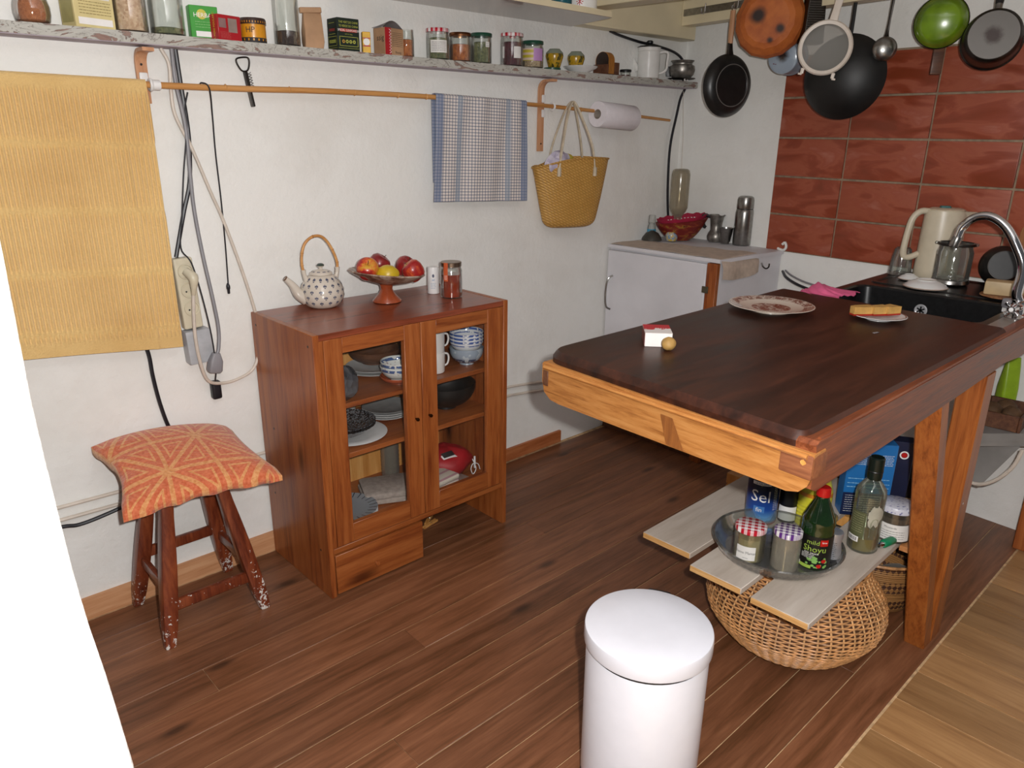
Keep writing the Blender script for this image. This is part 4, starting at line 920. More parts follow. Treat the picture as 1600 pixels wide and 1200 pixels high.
onfront(t, lines(.034, .018, 5, .001, 4), -.016, .014, .034, plain('pink_print', '#c4645f', .5), 'small_print', kind='stuff')
M['tinyellow'] = plain('orange_yellow_tin', '#d28f1b', .35, coat=.3)
t = thing('round_tin', 'round orange-yellow tin with black bands and HP written on it', 'tin', (.621, YS, ZS), face(.621, YS))
mo('tin_body', lathe([(0, 0), (.035, 0), (.0355, .002), (.0355, .056), (0, .056)], 36), M['tinyellow'], t)
mo('dark_band', lathe([(.0357, .0), (.036, .001), (.036, .0145), (.0357, .0145)], 36), M['ink'], t)
mo('lid', lathe([(.0362, .050), (.0372, .050), (.0372, .063), (.0350, .067), (0, .067)], 36), plain('brown_tin_lid', '#35211a', .4), t, label='dark brown lid')
for k in range(16): mo('dot', wrap(rect(.0042, .0055), .0364, .009, 2 * PI * k / 16), M['tinyellow'], t)
for k in range(30): mo('dash', wrap(rect(.0022, .005), .0376, .056, 2 * PI * k / 30), M['tinyellow'], t)
mo('handwriting', wrap(text('HP', .015), .0359, .035, R(-14)), M['ink'], t)
t = jar('tall clear bottle-jar with dark coffee at the bottom', .728, .038, .17, M['coffee'], .29, neck=.8)
t = thing('paper_bag', 'crumpled brown paper bag between the coffee jar and the green tea box', 'bag', (.812, -.046, ZS), face(.81, -.05) + R(15))
mo('bag_body', loft([[(x + .002 * math.sin(z * 90 + y * 80), y + .0015 * math.sin(z * 130 + x * 90), z) for x, y, _ in rrect(-.029 * s, .029 * s, -.022 * q, .022 * q, .004, 0, 2)] for z, s, q in ((0, 1, 1), (.02, 1.02, 1), (.05, 1, .95), (.08, .98, .7), (.098, .96, .3), (.104, 1.0, .12))]), M['kraft'], t, ang=25)
mo('folded_top', box(.066, .012, .016, (.004, -.004, .108), .002), M['kraft'], t, rot=(0, R(-4), 0))
M['dgreencard'] = plain('dark_green_card', '#15241c', .4, var=.1)
M['gold'] = plain('yellow_green_print', '#b0b24e', .5)
bw, bd, bh = .078, .062, .094
t = carton('dark green gunpowder tea box with yellow frames and lettering', .918, -.050, bw, bd, bh, face(.918, -.05) + R(30), M['dgreencard'])
for i, (s, h_, z, m_) in enumerate((('THE VERT DE CHINE', .0062, .082, M['gold']), ('TE VERDE DE CHINA', .0062, .071, M['gold']), ('SPECIAL GUNPOWDER', .0062, .059, M['inkw']))):
    if i == 2: onfront(t, rect(.060, .009), 0, z, bd, plain('red_stripe', '#b2402f', .5))
    onfront(t, text(s, h_, .82), 0, z, bd, m_, 'lettering', off=.001)
onfront(t, text('NET WT 250g', .003), 0, .048, bd, M['gold'], 'lettering')
onfront(t, text('\u062a\u0634\u0627\u064a', .001), 0, .08, bw, M['gold'], 'lettering', 1) if 0 else None
onfront(t, lines(.036, .006, 1, .0016, 6), 0, .080, bw, M['gold'], 'lettering', 1); onfront(t, rect(.034, .008), 0, .060, bw, plain('dark_red_print', '#7d2a24', .5), 'lettering', 1); onfront(t, lines(.036, .004, 1, .0014, 9), 0, .048, bw, M['gold'], 'lettering', 1)
for side, wd, dd in ((0, bw, bd), (1, bd, bw)):
    for x0, x1, z0_, z1_ in ((-.42, .42, .040, .0412), (-.42, .42, .0135, .0147), (-.42, -.40, .0135, .0412), (.40, .42, .0135, .0412), (-.47, .47, .0075, .0083)):
        onfront(t, rect((x1 - x0) * wd, z1_ - z0_), (x0 + x1) / 2 * wd, (z0_ + z1_) / 2, dd, M['gold'], 'frame_line', side)
    for k in range(4): onfront(t, lathe([(.0022, 0), (.0052, 0)], 10).rot((R(90), 0, 0)), (-.24 + .16 * k) * wd, .027, dd, plain('ochre', '#b98c3c', .5) if k == 0 and side == 0 else M['gold'], 'rosette', side)
t = carton('small yellow carton with a red and white label beside the dark green tea box', .999, -.052, .026, .022, .064, face(1, -.05) + R(8), plain('yellow_card', '#e0ac13', .4))
onfront(t, lathe([(0, 0), (.0105, 0)], 18).rot((R(90), 0, 0)), 0, .034, .022, M['inkw']); onfront(t, rect(.024, .004), 0, .022, .022, M['redcard'], off=.001); onfront(t, rect(.026, .003), 0, .045, .022, M['redcard'])
t = carton('brown card carton with red zigzag band and an open grey flap', 1.090, -.047, .082, .056, .082, face(1.09, -.047) + R(42), M['kraft'])
onfront(t, rect(.026, .082), -.028, .041, .056, M['redcard'], 'red_band'); onfront(t, tube([(.004 * (1 if k % 2 else -1), 0, -.036 + k * .0045) for k in range(17)], .0011, 4), -.0185, .041, .056, M['inkw'], 'zigzag')
onfront(t, lines(.045, .045, 8, .0012, 12), .013, .048, .056, M['ink'], 'small_print', kind='stuff'); onfront(t, text('Bossig', .007), .015, .010, .056, M['ink'], 'lettering')
onfront(t, text('ssig', .017), .006, .052, .082, M['ink'], 'lettering', 1)
mo('flap', grid(8, 4, lambda u, v: (-.045 + u * .09, .03 - v * .05, .083 + .022 * math.sin(u * PI) * (.4 + v * .6)), .001), plain('grey_card', '#857e7e', .6), t, label='grey inner flap')
jar('small amber jar half hidden behind the red-banded carton', 1.166, .026, .086, M['driedorange'], .95, neck=.95, y=-.040)
M['gred'] = gingham('red_gingham', '#b8152a', 60); M['gredlow'] = plain('red_white_lid', '#c03040', .3)
M['gpurple'] = gingham('purple_gingham', '#5b2a7c', 70)
M['lidgreen'] = plain('dark_green_lid', '#1d4a38', .3); M['lidgold'] = plain('copper_lid', '#9a6a48', .3, 1)
t = jar('jar of green herbs with red gingham lid and white label', 1.297, .040, .101, M['driedgreen'], .97, M['gred'], .95); paperlabel(t, .040, .022, .062, -38, 48, 6, 2)
t = jar('jar of orange dried bits with a copper lid, between two herb jars', 1.398, .039, .096, M['driedorange'], .85, M['lidgold'], .93)
t = jar('jar of dull green herbs with dark green lid', 1.497, .038, .103, M['driedgreen'], .97, M['lidgreen'], .97); paperlabel(t, .038, .055, .072, 24, 48, 2, 3)
O('dried_fruit', lathe([(0, -.002), (.016, 0), (.019, .008), (.014, .017), (0, .021)], 20), plain('dark_plum', '#3b1a1a', .5), 'dark round dried fruit in front of the orange jar', 'fruit', (1.417, -.093 + .024, ZS + .002)) if 0 else None
t = jar('tall jar of dark red petals with red gingham lid', 1.650, .043, .116, M['darkred'], .97, M['gred'], .95); paperlabel(t, .043, .028, .068, 10, 50, 0, 3); paperlabel(t, .043, .028, .068, -52, -40, 0, 3)
t = jar('jar of pale seeds with dark green lid and lilac-yellow label', 1.760, .043, .098, M['seeds'], .60, M['lidgreen'], .92)
m, nt, b = new_mat('lilac_yellow_label'); s = nt.nodes.new('ShaderNodeSeparateXYZ'); nt.links.new(coords(nt), s.inputs[0])
f = mth(nt, 'GREATER_THAN', s.outputs[0], .004); q = mth(nt, 'GREATER_THAN', mth(nt, 'FRACT', mth(nt, 'MULTIPLY', s.outputs[2], 55)), .55)
c = mixc(nt, q, hx('#b3a431'), hx('#c9b2a0')); nt.links.new(mixc(nt, f, c, hx('#b184b8')), b.inputs['Base Color']); M['lilaclabel'] = m
paperlabel(t, .043, .026, .070, -58, 60, 0, 3, 'lilaclabel')
# painted pots, flat lid, plate
m, nt, b = new_mat('painted_yellow_pot'); v = coords(nt); s = nt.nodes.new('ShaderNodeSeparateXYZ'); nt.links.new(v, s.inputs[0])
n = noise(nt, v, 60, 3, .6, .8); c = ramp(nt, n, [(.36, hx('#2b2718')), (.44, hx('#6f6420')), (.52, hx('#b08a22'))]); g_ = mth(nt, 'GREATER_THAN', s.outputs[2], .052)
nt.links.new(mixc(nt, g_, c, hx('#7d8474')), b.inputs['Base Color']); b.inputs['Roughness'].default_value = .25; M['ypot'] = m
pp = [(0, .001), (.022, 0), (.024, .003), (.030, .022), (.036, .043), (.034, .056), (.022, .068), (.021, .070), (.019, .070), (.020, .067), (.030, .054), (0, .02)]
O('flat_lid', lathe([(0, 0), (.032, 0), (.034, .002), (.034, .008), (.032, .0095), (0, .0095)], 32), M['lidgreen'], 'flat dark green jar lid lying on the shelf front', 'lid', (1.870, -.046, ZS))
O('painted_pot', lathe(pp, 36), M['ypot'], 'small bulbous yellow painted pot, left one standing on the green lid', 'pot', (1.884, -.043, ZS + .0098), ang=60)
O('white_dish', lathe([(0, 0), (.036, 0), (.038, .003), (.066, .015), (.073, .022), (.071, .024), (.04, .0085), (0, .0085)], 40), M['china'], 'white saucer on the shelf under the right-hand painted pot', 'plate', (2.030, -.052, ZS))
O('painted_pot', lathe(pp, 36), M['ypot'], 'small bulbous yellow painted pot, right one standing in the white saucer', 'pot', (2.008, -.046, ZS + .009), ang=60)
# coaster set
t = thing('coaster_set', 'dark coasters with copper edges standing in a small holder', 'coasters', (2.195, -.045, ZS), R(4))
M['copper'] = plain('copper_edge', '#c0803a', .3, .4)
arch = [(-.034, 0), (.034, 0)] + [(.036 * math.cos(R(a)), .052 + .036 * math.sin(R(a))) for a in range(0, 181, 15)]
for k in range(5):
    cst = mo('coaster', prism(arch, .0055, 'x'), M['copper'], t, (-.022 + k * .0085, .0, .003)); mo('face', prism([(a * .93, .003 + b_ * .955) for a, b_ in arch], .0012, 'x'), plain('dark_coaster_face', '#2a1a12', .4), cst, (-.0008, 0, 0))
mo('holder_back', box(.006, .078, .038, (-.030, 0, .021), .001), M['brownbox'], t)
mo('holder_front', box(.030, .070, .048, (.040, 0, .026), .001), M['brownbox'], t)
mo('holder_base', box(.10, .07, .004, (.01, 0, .002), .0005), M['brownbox'], t)
t = jar('tiny jar of dark red jam with a black lid left of the enamel pot', 2.335, .024, .030, plain('dark_jam', '#5a1712', .3), 1, M['black'], .96, lidh=.01)
# enamel coffee pot
t = thing('enamel_pot', 'tall white enamel coffee pot with black rim and knob', 'pot', (2.490, -.048, ZS), face(2.49, -.05))
mo('pot_body', lathe([(0, 0), (.046, 0), (.050, .003), (.0495, .10), (.048, .112), (.051, .115), (.050, .128), (.053, .131), (0, .131)], 40), M['enamel'], t)
mo('lid', lathe([(.0535, .129), (.054, .132), (.045, .136), (.02, .140), (0, .141)], 36), M['black'], t, label='black enamelled lid rim')
mo('knob', lathe([(.006, .139), (.007, .143), (.014, .148), (.015, .154), (.010, .159), (0, .160)], 20), M['black'], t)
mo('spout', tube([(-.046, 0, .035), (-.062, 0, .065), (-.078, 0, .105), (-.084, 0, .118)], [.015, .010, .006, .006], 10, sm=4), M['enamel'], t)
mo('handle', tube([(.046, 0, .108), (.070, 0, .112), (.084, 0, .104), (.082, 0, .07), (.080, 0, .04), (.062, 0, .026), (.046, 0, .022)], .0055, 8, sm=5), M['enamel'], t)
# squat metal pot on its stand
t = thing('metal_pot', 'squat worn metal pot on a little tripod at the right end of the shelf', 'pot', (2.740, -.055, ZS), face(2.74, -.055))
M['wornal'] = plain('worn_aluminium', '#96918a', .38, .7, .35, 30, .2)
mo('pot_body', lathe([(0, .014), (.040, .014), (.056, .030), (.061, .050), (.058, .068), (.046, .074), (.046, .080), (.054, .088), (.055, .092), (.050, .092), (.042, .082), (.040, .03), (0, .02)], 40), M['wornal'], t)
mo('saucer', lathe([(0, .010), (.058, .010), (.066, .013), (.064, .015), (0, .014)], 36), M['darksteel'], t)
mo('black_handle', loft([rrect(-.075, -.050, -.010, .010, .006, .022), rrect(-.082, -.055, -.012, .012, .006, .040), rrect(-.080, -.056, -.010, .010, .006, .066)]), M['black'], t)
for a in (20, 140, 260): mo('leg', box(.006, .006, .011, (.045 * math.sin(R(a)), -.045 * math.cos(R(a)), .0055)), M['darksteel'], t)
cable('power_cable', [(2.25, 1.852, -.004 - .012), (2.317, 1.842), (2.454, 1.827), (2.597, 1.819), (2.739, 1.800), (2.81, 1.76), (2.82, 1.675)], .006, M['cableb'], 'black cable running along the wall above the enamel pot', -.012)

# ================================================================== UPPER SHELF
t = thing('upper_shelf', 'cream-edged upper wall shelf seen from below with a glossy grey-brown underside', 'shelf', (0, 0, 1.85))
pg = [(.9, -.002), (2.020, -.002), (1.944, -.282), (.9, -.305)]
mo('board', prism([(x, y) for x, y in pg], .020, 'z').move(0, 0, .0015), M['cream'], t)
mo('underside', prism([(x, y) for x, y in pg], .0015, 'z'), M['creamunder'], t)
t = thing('bottle', 'teal bottle on the upper shelf, only its base in view', 'bottle', (1.742, -.21, 1.8718), 0)
mo('bottle_body', lathe([(0, 0), (.036, 0), (.038, .003), (.038, .13), (.016, .16), (.016, .19), (0, .19)], 32), plain('teal_glass', '#1c5560', .2), t)
t = thing('white_tin', 'white tin with a red star print on the upper shelf', 'tin', (1.868, -.19, 1.8718), face(1.868, -.19))
mo('tin_body', lathe([(0, 0), (.060, 0), (.062, .002), (.060, .11), (0, .112)], 36), M['enamel'], t)
st = G()
for a in range(0, 180, 45): st.add(rect(.026, .003).rot((0, R(a), 0)))
mo('red_star', wrap(st, .0624, .026, R(-4)), M['redcard'], t)

# ================================================================== PANS HANGING FROM THE TIMBER
t = thing('hanging_rail', 'dull metal strip with hooks along the cream timber', 'rail', (0, 0, 0))
rg_ = G(); xs_ = lambda y: jx(y) - .0045
rg_.v = [(xs_(-.095), -.095, 1.942), (xs_(-2.2), -2.2, 1.942), (xs_(-2.2) + .004, -2.2, 1.942), (xs_(-.095) + .004, -.095, 1.942)]; rg_.v += [(a, b_, 1.970) for a, b_, c_ in rg_.v]
rg_.f = [[0, 1, 2, 3], [4, 5, 6, 7], [0, 1, 5, 4], [1, 2, 6, 5], [2, 3, 7, 6], [3, 0, 4, 7]]
mo('strip', rg_, M['steel'], t)
def hook(y, l=.0):
    x = xs_(y); mo('hook', tube([(x, y, 1.975), (x - .004, y, 1.98), (x - .006, y, 1.96), (x - .008, y, 1.945 - l), (x - .018, y, 1.936 - l), (x - .030, y, 1.942 - l), (x - .034, y, 1.958 - l)], .0022, 7, sm=4), M['chrome'], t)
for y in (-.225, -.405, -.47, -.60, -.735, -.90, -.95, -1.07, -1.245, -1.40, -1.53): hook(y)
def lz(prof, n=36): return lathe(prof, n).rot((R(90), 0, 0))       # lathe axis turned to face -Y
# black pan with wooden handle
t = thing('frying_pan', 'black frying pan with wooden handle, leftmost of the hanging pans', 'pan', (2.594, -.400, 1.636), R(-18), None, (0, 0, R(-18)))
mo('pan', lz([(0, .030), (.078, .030), (.080, .032), (.084, .032), (.086, .030), (.096, .029), (.112, .020), (.126, .002), (.128, -.004), (.124, -.006), (.108, .014), (.09, .022), (0, .022)], 48), M['teflon'], t)
mo('ring', lz([(.0825, .0318), (.0835, .0330), (.0855, .0330), (.0865, .0318)], 48), plain('worn_ring', '#6b6763', .5), t)
mo('handle_ferrule', tube([(0, .002, .112), (0, .006, .145), (0, .008, .17)], [.020, .014, .012], 12, sm=3, flat=.6), M['darksteel'], t)
mo('handle', tube([(0, .008, .168), (0, .008, .22), (0, .008, .296)], [.0125, .0145, .013], 12, sm=3, flat=.7), M['bentply'], t, label='bare wooden handle')
mo('ring_loop', tube([(.009 * math.cos(a * PI / 5), .008, .306 + .011 * math.sin(a * PI / 5)) for a in range(10)], .0022, 6, closed=True), M['chrome'], t)
# terracotta
m, nt, b = new_mat('scorched_terracotta'); v = coords(nt); n = noise(nt, v, 14, 5, .6)
c = ramp(nt, n, [(.3, hx('#9c4c1e')), (.6, hx('#bd682c'))])
for (px, pz, r0) in ((-.035, .015, .022), (.055, -.035, .014), (.02, -.075, .010)):
    vm = nt.nodes.new('ShaderNodeVectorMath'); vm.operation = 'DISTANCE'; nt.links.new(v, vm.inputs[0]); vm.inputs[1].default_value = (px, -.062, pz)
    c = mixc(nt, ramp(nt, mth(nt, 'ADD', vm.outputs['Value'], mth(nt, 'MULTIPLY', n, .01)), [(r0, (1, 1, 1, 1)), (min(r0 * 2, .06), (0, 0, 0, 1))]), c, hx('#2a1a14'))
nt.links.new(c, b.inputs['Base Color']); b.inputs['Roughness'].default_value = .6
t = thing('terracotta_dish', 'scorched orange terracotta dish hanging beside the frying pan', 'dish', (2.500, -.622, 1.862), 0, None, (0, 0, R(-72)))
mo('dish', lz([(0, .062), (.085, .058), (.105, .048), (.128, .022), (.136, 0), (.134, -.03), (.128, -.034), (.126, 0), (.09, .046), (0, .05)], 14), m, t, ang=20)
mo('wire', tube([(0, 0, .13), (.0, .03, .145), (.0, .04, .10)], .002, 6, sm=3), M['steel'], t)
# enamel saucepan, base towards us
t = thing('enamel_saucepan', 'pale blue enamel saucepan with a burnt base hanging below the terracotta dish', 'pan', (2.630, -.650, 1.738), 0, None, (R(6), 0, R(-82)))
m, nt, b = new_mat('pale_blue_enamel'); v = coords(nt); n = noise(nt, v, 26, 4, .6, .5)
vm = nt.nodes.new('ShaderNodeVectorMath'); vm.operation = 'DISTANCE'; nt.links.new(v, vm.inputs[0]); vm.inputs[1].default_value = (.0, -.068, .01)
c = mixc(nt, mth(nt, 'GREATER_THAN', n, .63), hx('#93a0ad'), hx('#6d3340')); c = mixc(nt, ramp(nt, mth(nt, 'ADD', vm.outputs['Value'], mth(nt, 'MULTIPLY', n, .02)), [(.022, (1, 1, 1, 1)), (.04, (0, 0, 0, 1))]), c, hx('#2c2422'))
nt.links.new(c, b.inputs['Base Color']); b.inputs['Roughness'].default_value = .2; b.inputs['Coat Weight'].default_value = .4
mo('pan', lz([(0, .068), (.052, .067), (.060, .062), (.063, .05), (.066, -.02), (.0705, -.026), (.068, -.028), (.062, -.02), (.058, .055), (0, .06)], 40), m, t)
mo('rim', lz([(.068, -.024), (.0715, -.026), (.070, -.029), (.067, -.027)], 40), M['cableb'], t, label='dark blue rim')
mo('handle', tube([(0, .02, .066), (0, .026, .10), (0, .03, .17)], [.007, .006, .006], 8, flat=.5), M['enamel'], t)
# grater
t = thing('box_grater', 'metal box grater hanging between the terracotta dish and the sieve', 'grater', (2.560, -.770, 1.775), 0, None, (0, R(0), R(-38)))
gr = loft([rrect(-.042, .042, -.03, .03, .006, 0), rrect(-.032, .032, -.022, .022, .005, .20)])
mo('grater_body', gr, M['darksteel'], t)
hg = G()
for j in range(22):
    for i in range(11):
        z = .012 + j * .0082; fx = (-1 + 2 * (i + .5 * (j % 2) + .25) / 11.2); wd = .038 - .010 * z / .2; yy = -.0304 + .008 * z / .2
        hg.add(box(.0030, .0016, .0028, (fx * wd, yy, z)))
mo('teeth', hg, M['steel'], t, kind='stuff')
mo('grater_handle', tube([(-.028, 0, .198), (-.02, 0, .225), (.02, 0, .225), (.028, 0, .198)], .004, 8, sm=4), M['steel'], t)
# wok
t = thing('wok', 'large round black iron wok hanging behind the white sieve', 'wok', (2.530, -.930, 1.648), 0, None, (0, 0, R(-84)))
mo('bowl', lz([(0, .052)] + [(.15 * math.sin(R(a)) / math.sin(R(62)), .052 - .075 * (1 - math.cos(R(a))) / (1 - math.cos(R(62)))) for a in range(6, 63, 5)] + [(.152, -.025), (.148, -.026), (.12, 0), (0, .04)], 56), M['iron'], t)
mo('handle', tube([(0, .03, .145), (0, .035, .2), (0, .035, .295)], [.008, .007, .007], 8, flat=.5), M['iron'], t)
# plastic sieve
t = thing('sieve', 'white plastic sieve with fine grey mesh hanging in front of the wok', 'sieve', (2.432, -.897, 1.743), 0, None, (0, R(10), R(-66))); t.scale = (.92, .92, .92)
M['sieveplastic'] = plain('offwhite_plastic', '#cfc2b4', .4, var=.04)
mo('rim', lz([(.086, .008), (.098, .010), (.103, .004), (.103, -.008), (.098, -.012), (.090, -.010), (.086, -.004)], 48).scale(1, 1, 1), M['sieveplastic'], t)
mo('mesh', lz([(.088, .0)] + [(.088 * math.cos(R(a)), -.016 * math.sin(R(a))) for a in range(10, 90, 10)] + [(0, -.016)], 36), glassm('fine_grey_mesh', '#dddbd9', .30, .5, .2, .1), t)
mo('handle', loft([rrect(-.016, .016, -.006, .004, .003, .098), rrect(-.014, .014, -.006, .002, .003, .14), rrect(-.017, .017, -.006, .002, .003, .25)]), M['sieveplastic'], t)
for s_ in (-1, 1): mo('rest_hook', box(.014, .010, .022, (s_ * .060, 0, -.096), .003, 2).add(box(.016, .010, .008, (s_ * .066, 0, -.108), .003, 2)), M['sieveplastic'], t)
# ladle
t = thing('ladle', 'small steel ladle hanging between the wok and the green pan', 'ladle', (2.531, -1.072, 1.735), 0, None, (0, R(0), R(-60)))
mo('cup', lz([(0, .022)] + [(.042 * math.sin(R(a)), .022 - .024 * (1 - math.cos(R(a)))) for a in range(10, 91, 10)] + [(.040, -.003), (.034, .008), (0, .018)], 32), M['steel'], t)
mo('handle', tube([(0, .006, .038), (.002, .012, .055), (.004, .012, .10), (.010, .010, .26)], [.010, .0055, .004, .0065], 8, sm=4, flat=.5), M['darksteel'], t)
# green pan
m, nt, b = new_mat('green_enamel'); v = coords(nt); n = noise(nt, v, 12, 3)
nt.links.new(ramp(nt, n, [(.35, hx('#4f6a12')), (.6, hx('#6f8f1a'))]), b.inputs['Base Color']); b.inputs['Roughness'].default_value = .22; b.inputs['Coat Weight'].default_value = .4
t = thing('green_pan', 'small green enamel pan hanging base outward right of the ladle', 'pan', (2.510, -1.255, 1.806), 0, None, (R(4), R(0), R(-74)))
mo('pan', lz([(0, .040), (.055, .040), (.062, .036), (.078, .004), (.080, -.004), (.083, -.006), (.081, -.009), (.074, 0), (0, .03)], 44), m, t)
mo('rim', lz([(.081, -.003), (.0845, -.006), (.082, -.0095), (.079, -.008)], 44), M['darksteel'], t)
mo('handle', tube([(0, .01, .078), (0, .016, .11), (0, .018, .15)], [.008, .006, .006], 8, flat=.5), M['darksteel'], t)
t = thing('spatula', 'dark handled utensil hanging behind the green pan', 'spatula', (2.600, -1.234, 1.646), 0, None, (0, 0, R(-60)))
mo('handle', box(.036, .012, .095, (0, 0, .048), .003, 2), M['brownbox'], t)
mo('steel_shank', box(.012, .005, .16, (-.008, .0, .165), .001), M['steel'], t)
# steel saucepan
m, nt, b = new_mat('burnt_steel_base'); v = coords(nt); n = noise(nt, v, 40, 5, .7)
vm = nt.nodes.new('ShaderNodeVectorMath'); vm.operation = 'DISTANCE'; nt.links.new(v, vm.inputs[0]); vm.inputs[1].default_value = (.0, -.062, .0)
k_ = ramp(nt, mth(nt, 'ADD', vm.outputs['Value'], mth(nt, 'MULTIPLY', n, .03)), [(.03, (1, 1, 1, 1)), (.048, (0, 0, 0, 1))]); nt.links.new(mixc(nt, k_, hx('#5c5854'), hx('#2a1b16')), b.inputs['Base Color']); b.inputs['Metallic'].default_value = .3; b.inputs['Roughness'].default_value = .45
t = thing('steel_saucepan', 'steel saucepan with burnt base hanging near the right edge', 'pan', (2.500, -1.425, 1.742), 0, None, (R(-4), 0, R(-72)))
mo('base', lz([(0, .060), (.071, .060), (.073, .056), (0, .056)], 44), m, t, label='burnt steel base disc')
mo('pan', lz([(.073, .058), (.080, .050), (.083, .035), (.087, -.035), (.092, -.040), (.088, -.041), (.08, -.03), (.076, .045), (0, .05)], 44), M['darksteel'], t)
mo('handle', tube([(0, -.03, .082), (0, -.02, .105), (0, .0, .16)], [.009, .012, .012], 10, flat=.7), M['black'], t)
mo('ferrule', tube([(0, -.036, .074), (0, -.028, .094)], [.010, .011], 10), M['steel'], t)
t = thing('steel_bowl', 'edge of another steel pan cut off by the right side of the photo', 'pan', (2.470, -1.600, 1.760), 0, None, (0, 0, R(-72)))
mo('pan', lz([(0, .05), (.06, .05), (.07, .03), (.076, -.02), (.072, -.021), (.06, .03), (0, .045)], 40), M['steel'], t)
mo('handle', tube([(0, -.02, .072), (0, 0, .16)], .007, 8, flat=.5), M['steel'], t)

# ================================================================== WHITE CORNER CABINET
ZC = .938
t = thing('corner_cabinet', 'white painted cupboard in the room corner with a curved metal handle', 'cabinet', (0, 0, 0))
foot = [(2.345, -.004), (2.345, -.606), (2.796, -.640), (2.838, -.004)]
mo('carcass', prism(foot, .875, 'z').move(0, 0, .045), M['whitecab'], t)
top = [(2.325, -.004), (2.325, -.615), (2.797, -.650), (2.8385, -.004)]
mo('worktop', prism(top, .015, 'z').move(0, 0, ZC - .016), M['whitecab'], t)
mo('corner_post', bx(2.322, 2.346, -.606, -.556, .0, .918, .002), M['cabwood'], t, label='bare brown corner post')
dd = mo('door', bx(2.322, 2.340, -.553, -.008, .05, .912, .003), M['whitecab'], t)
mo('handle', tube([(2.320, -.046, .792), (2.300, -.034, .775), (2.296, -.026, .71), (2.300, -.030, .645), (2.320, -.040, .627)], .0045, 8, sm=5), M['steel'], dd, label='bow shaped steel handle')
mo('hinge', box(.006, .030, .028, (2.319, -.558, .803), .001), plain('tarnished_hinge', '#5f5846', .5, .6), t)
mo('plinth', bx(2.352, 2.36, -.60, -.005, 0, .046), M['brownbox'], t)
mo('wall_hook', tube([(2.64, -.632, .895), (2.64, -.640, .880), (2.64, -.655, .872), (2.64, -.668, .880), (2.64, -.670, .896)], .0032, 7, sm=4), M['darksteel'], t)
M['runner'] = plain('beige_table_runner', '#c4b2a2', .9, var=.08, scale=40, bmp=.4)
def runner(u, v):
    # u along the front edge (y), v across: lies along the front, its right end hangs down the side
    s = u * .69
    if s < .605: y = -.012 - s; z = ZC + .0015 + .002 * math.sin(s * 40 + v * 5); dx = .020 * math.sin(s * 6)
    else: q = s - .605; y = -.617 - .012 * min(1, q * 30) - .006 * math.sin(v * 9) * min(1, q * 12); z = ZC + .0015 - q * (.85 + .25 * math.sin(v * 2.6)) - .012 * (1 - v); dx = .02
    x = 2.336 + v * (.20 + .085 * min(1, s / .6))
    if v == 0 and s < .58: x -= .0
    return (x, y, z)
O('table_runner', grid(70, 14, runner, .0015), M['runner'], 'beige cloth runner lying on the white corner cupboard and hanging over its side', 'cloth', (0, 0, 0), ang=80)
ZR = ZC + .0045
O('small_bowl', lathe([(0, .045), (.010, .045), (.012, .042), (.030, .034), (.046, .012), (.050, 0), (.047, 0), (.03, .03), (0, .04)], 32), plain('dark_pewter', '#45423c', .45, .3), 'dark upturned metal bowl at the left on the white cupboard', 'bowl', (2.575, -.070, ZR), ang=60)
t = thing('spray_bottle', 'small clear spray bottle with a blue label against the wall on the cupboard', 'bottle', (2.625, -.028, ZC + .0055), face(2.625, -.03))
mo('bottle_body', lathe([(0, 0), (.020, 0), (.021, .003), (.021, .06), (.014, .07), (.014, .075), (0, .075)], 24), M['glass'], t); mo('blue_label', patch(.0216, .012, .045, R(-80), R(80)), plain('light_blue', '#4f9fc0', .5), t)
mo('cap', lathe([(.0175, .068), (.019, .070), (.018, .108), (.015, .112), (0, .112)], 24), M['glass'], t)
m, nt, b = new_mat('painted_glass'); n = noise(nt, coords(nt), 55, 3); nt.links.new(ramp(nt, n, [(.42, hx('#b99c48')), (.5, hx('#b2b2ac')), (.6, hx('#5c7fa0'))]), b.inputs['Base Color']); b.inputs['Roughness'].default_value = .15
O('painted_glass', lathe([(0, 0), (.024, 0), (.029, .010), (.030, .028), (.024, .042), (.012, .046), (0, .046)], 30), m, 'small upturned glass with blue and yellow flecks beside the dark bowl', 'glass', (2.625, -.150, ZR), ang=60)
# red bowl with white lace edge
m, nt, b = new_mat('brown_red_bowl'); n = noise(nt, coords(nt, 'Object', (1, 1, 2)), 32, 3, .5, .7); nt.links.new(ramp(nt, n, [(.45, hx('#6e1b16')), (.60, hx('#8a3a20')), (.64, hx('#a07f2c')), (.68, hx('#5b1512'))]), b.inputs['Base Color']); b.inputs['Roughness'].default_value = .4
t = thing('red_bowl', 'wide red painted bowl lined with a crimson cloth on the white cupboard', 'bowl', (2.692, -.155, ZR), R(-42)); t.scale = (1.16, 1.12, 1.15)
t['label'] = 'wide red painted bowl lined with crimson lace-edged cloth on the white cupboard'
def rbowl(u, v):
    a = 2 * PI * u; r = .042 + .068 * v ** .8; return (r * math.sin(a), -r * .80 * math.cos(a), .004 + .078 * v ** 1.3 + .014 * v * math.sin(a))
mo('bowl', grid(48, 10, rbowl, .004), m, t, ang=60)
mo('bowl_base', lathe([(0, 0), (.040, 0), (.046, .008), (0, .008)], 32).scale(1, .8, 1), m, t)
mo('lining', grid(48, 8, lambda u, v: (lambda p: (p[0] * .95, p[1] * .95, p[2] + .005 + (.010 if v > .8 else 0) + .003 * math.sin(u * 90) * v))(rbowl(u, .15 + .85 * v)), .002), plain('crimson_cloth', '#9c1438', .8), t, ang=70, label='crimson cloth lining')
lc = G()
for k in range(40):
    p_ = rbowl(k / 40, .90); lc.add(box(.006, .006, .004, (p_[0] * .90, p_[1] * .90, p_[2] + .008)))
mo('lace_dots', lc, M['inkw'], t, kind='stuff')
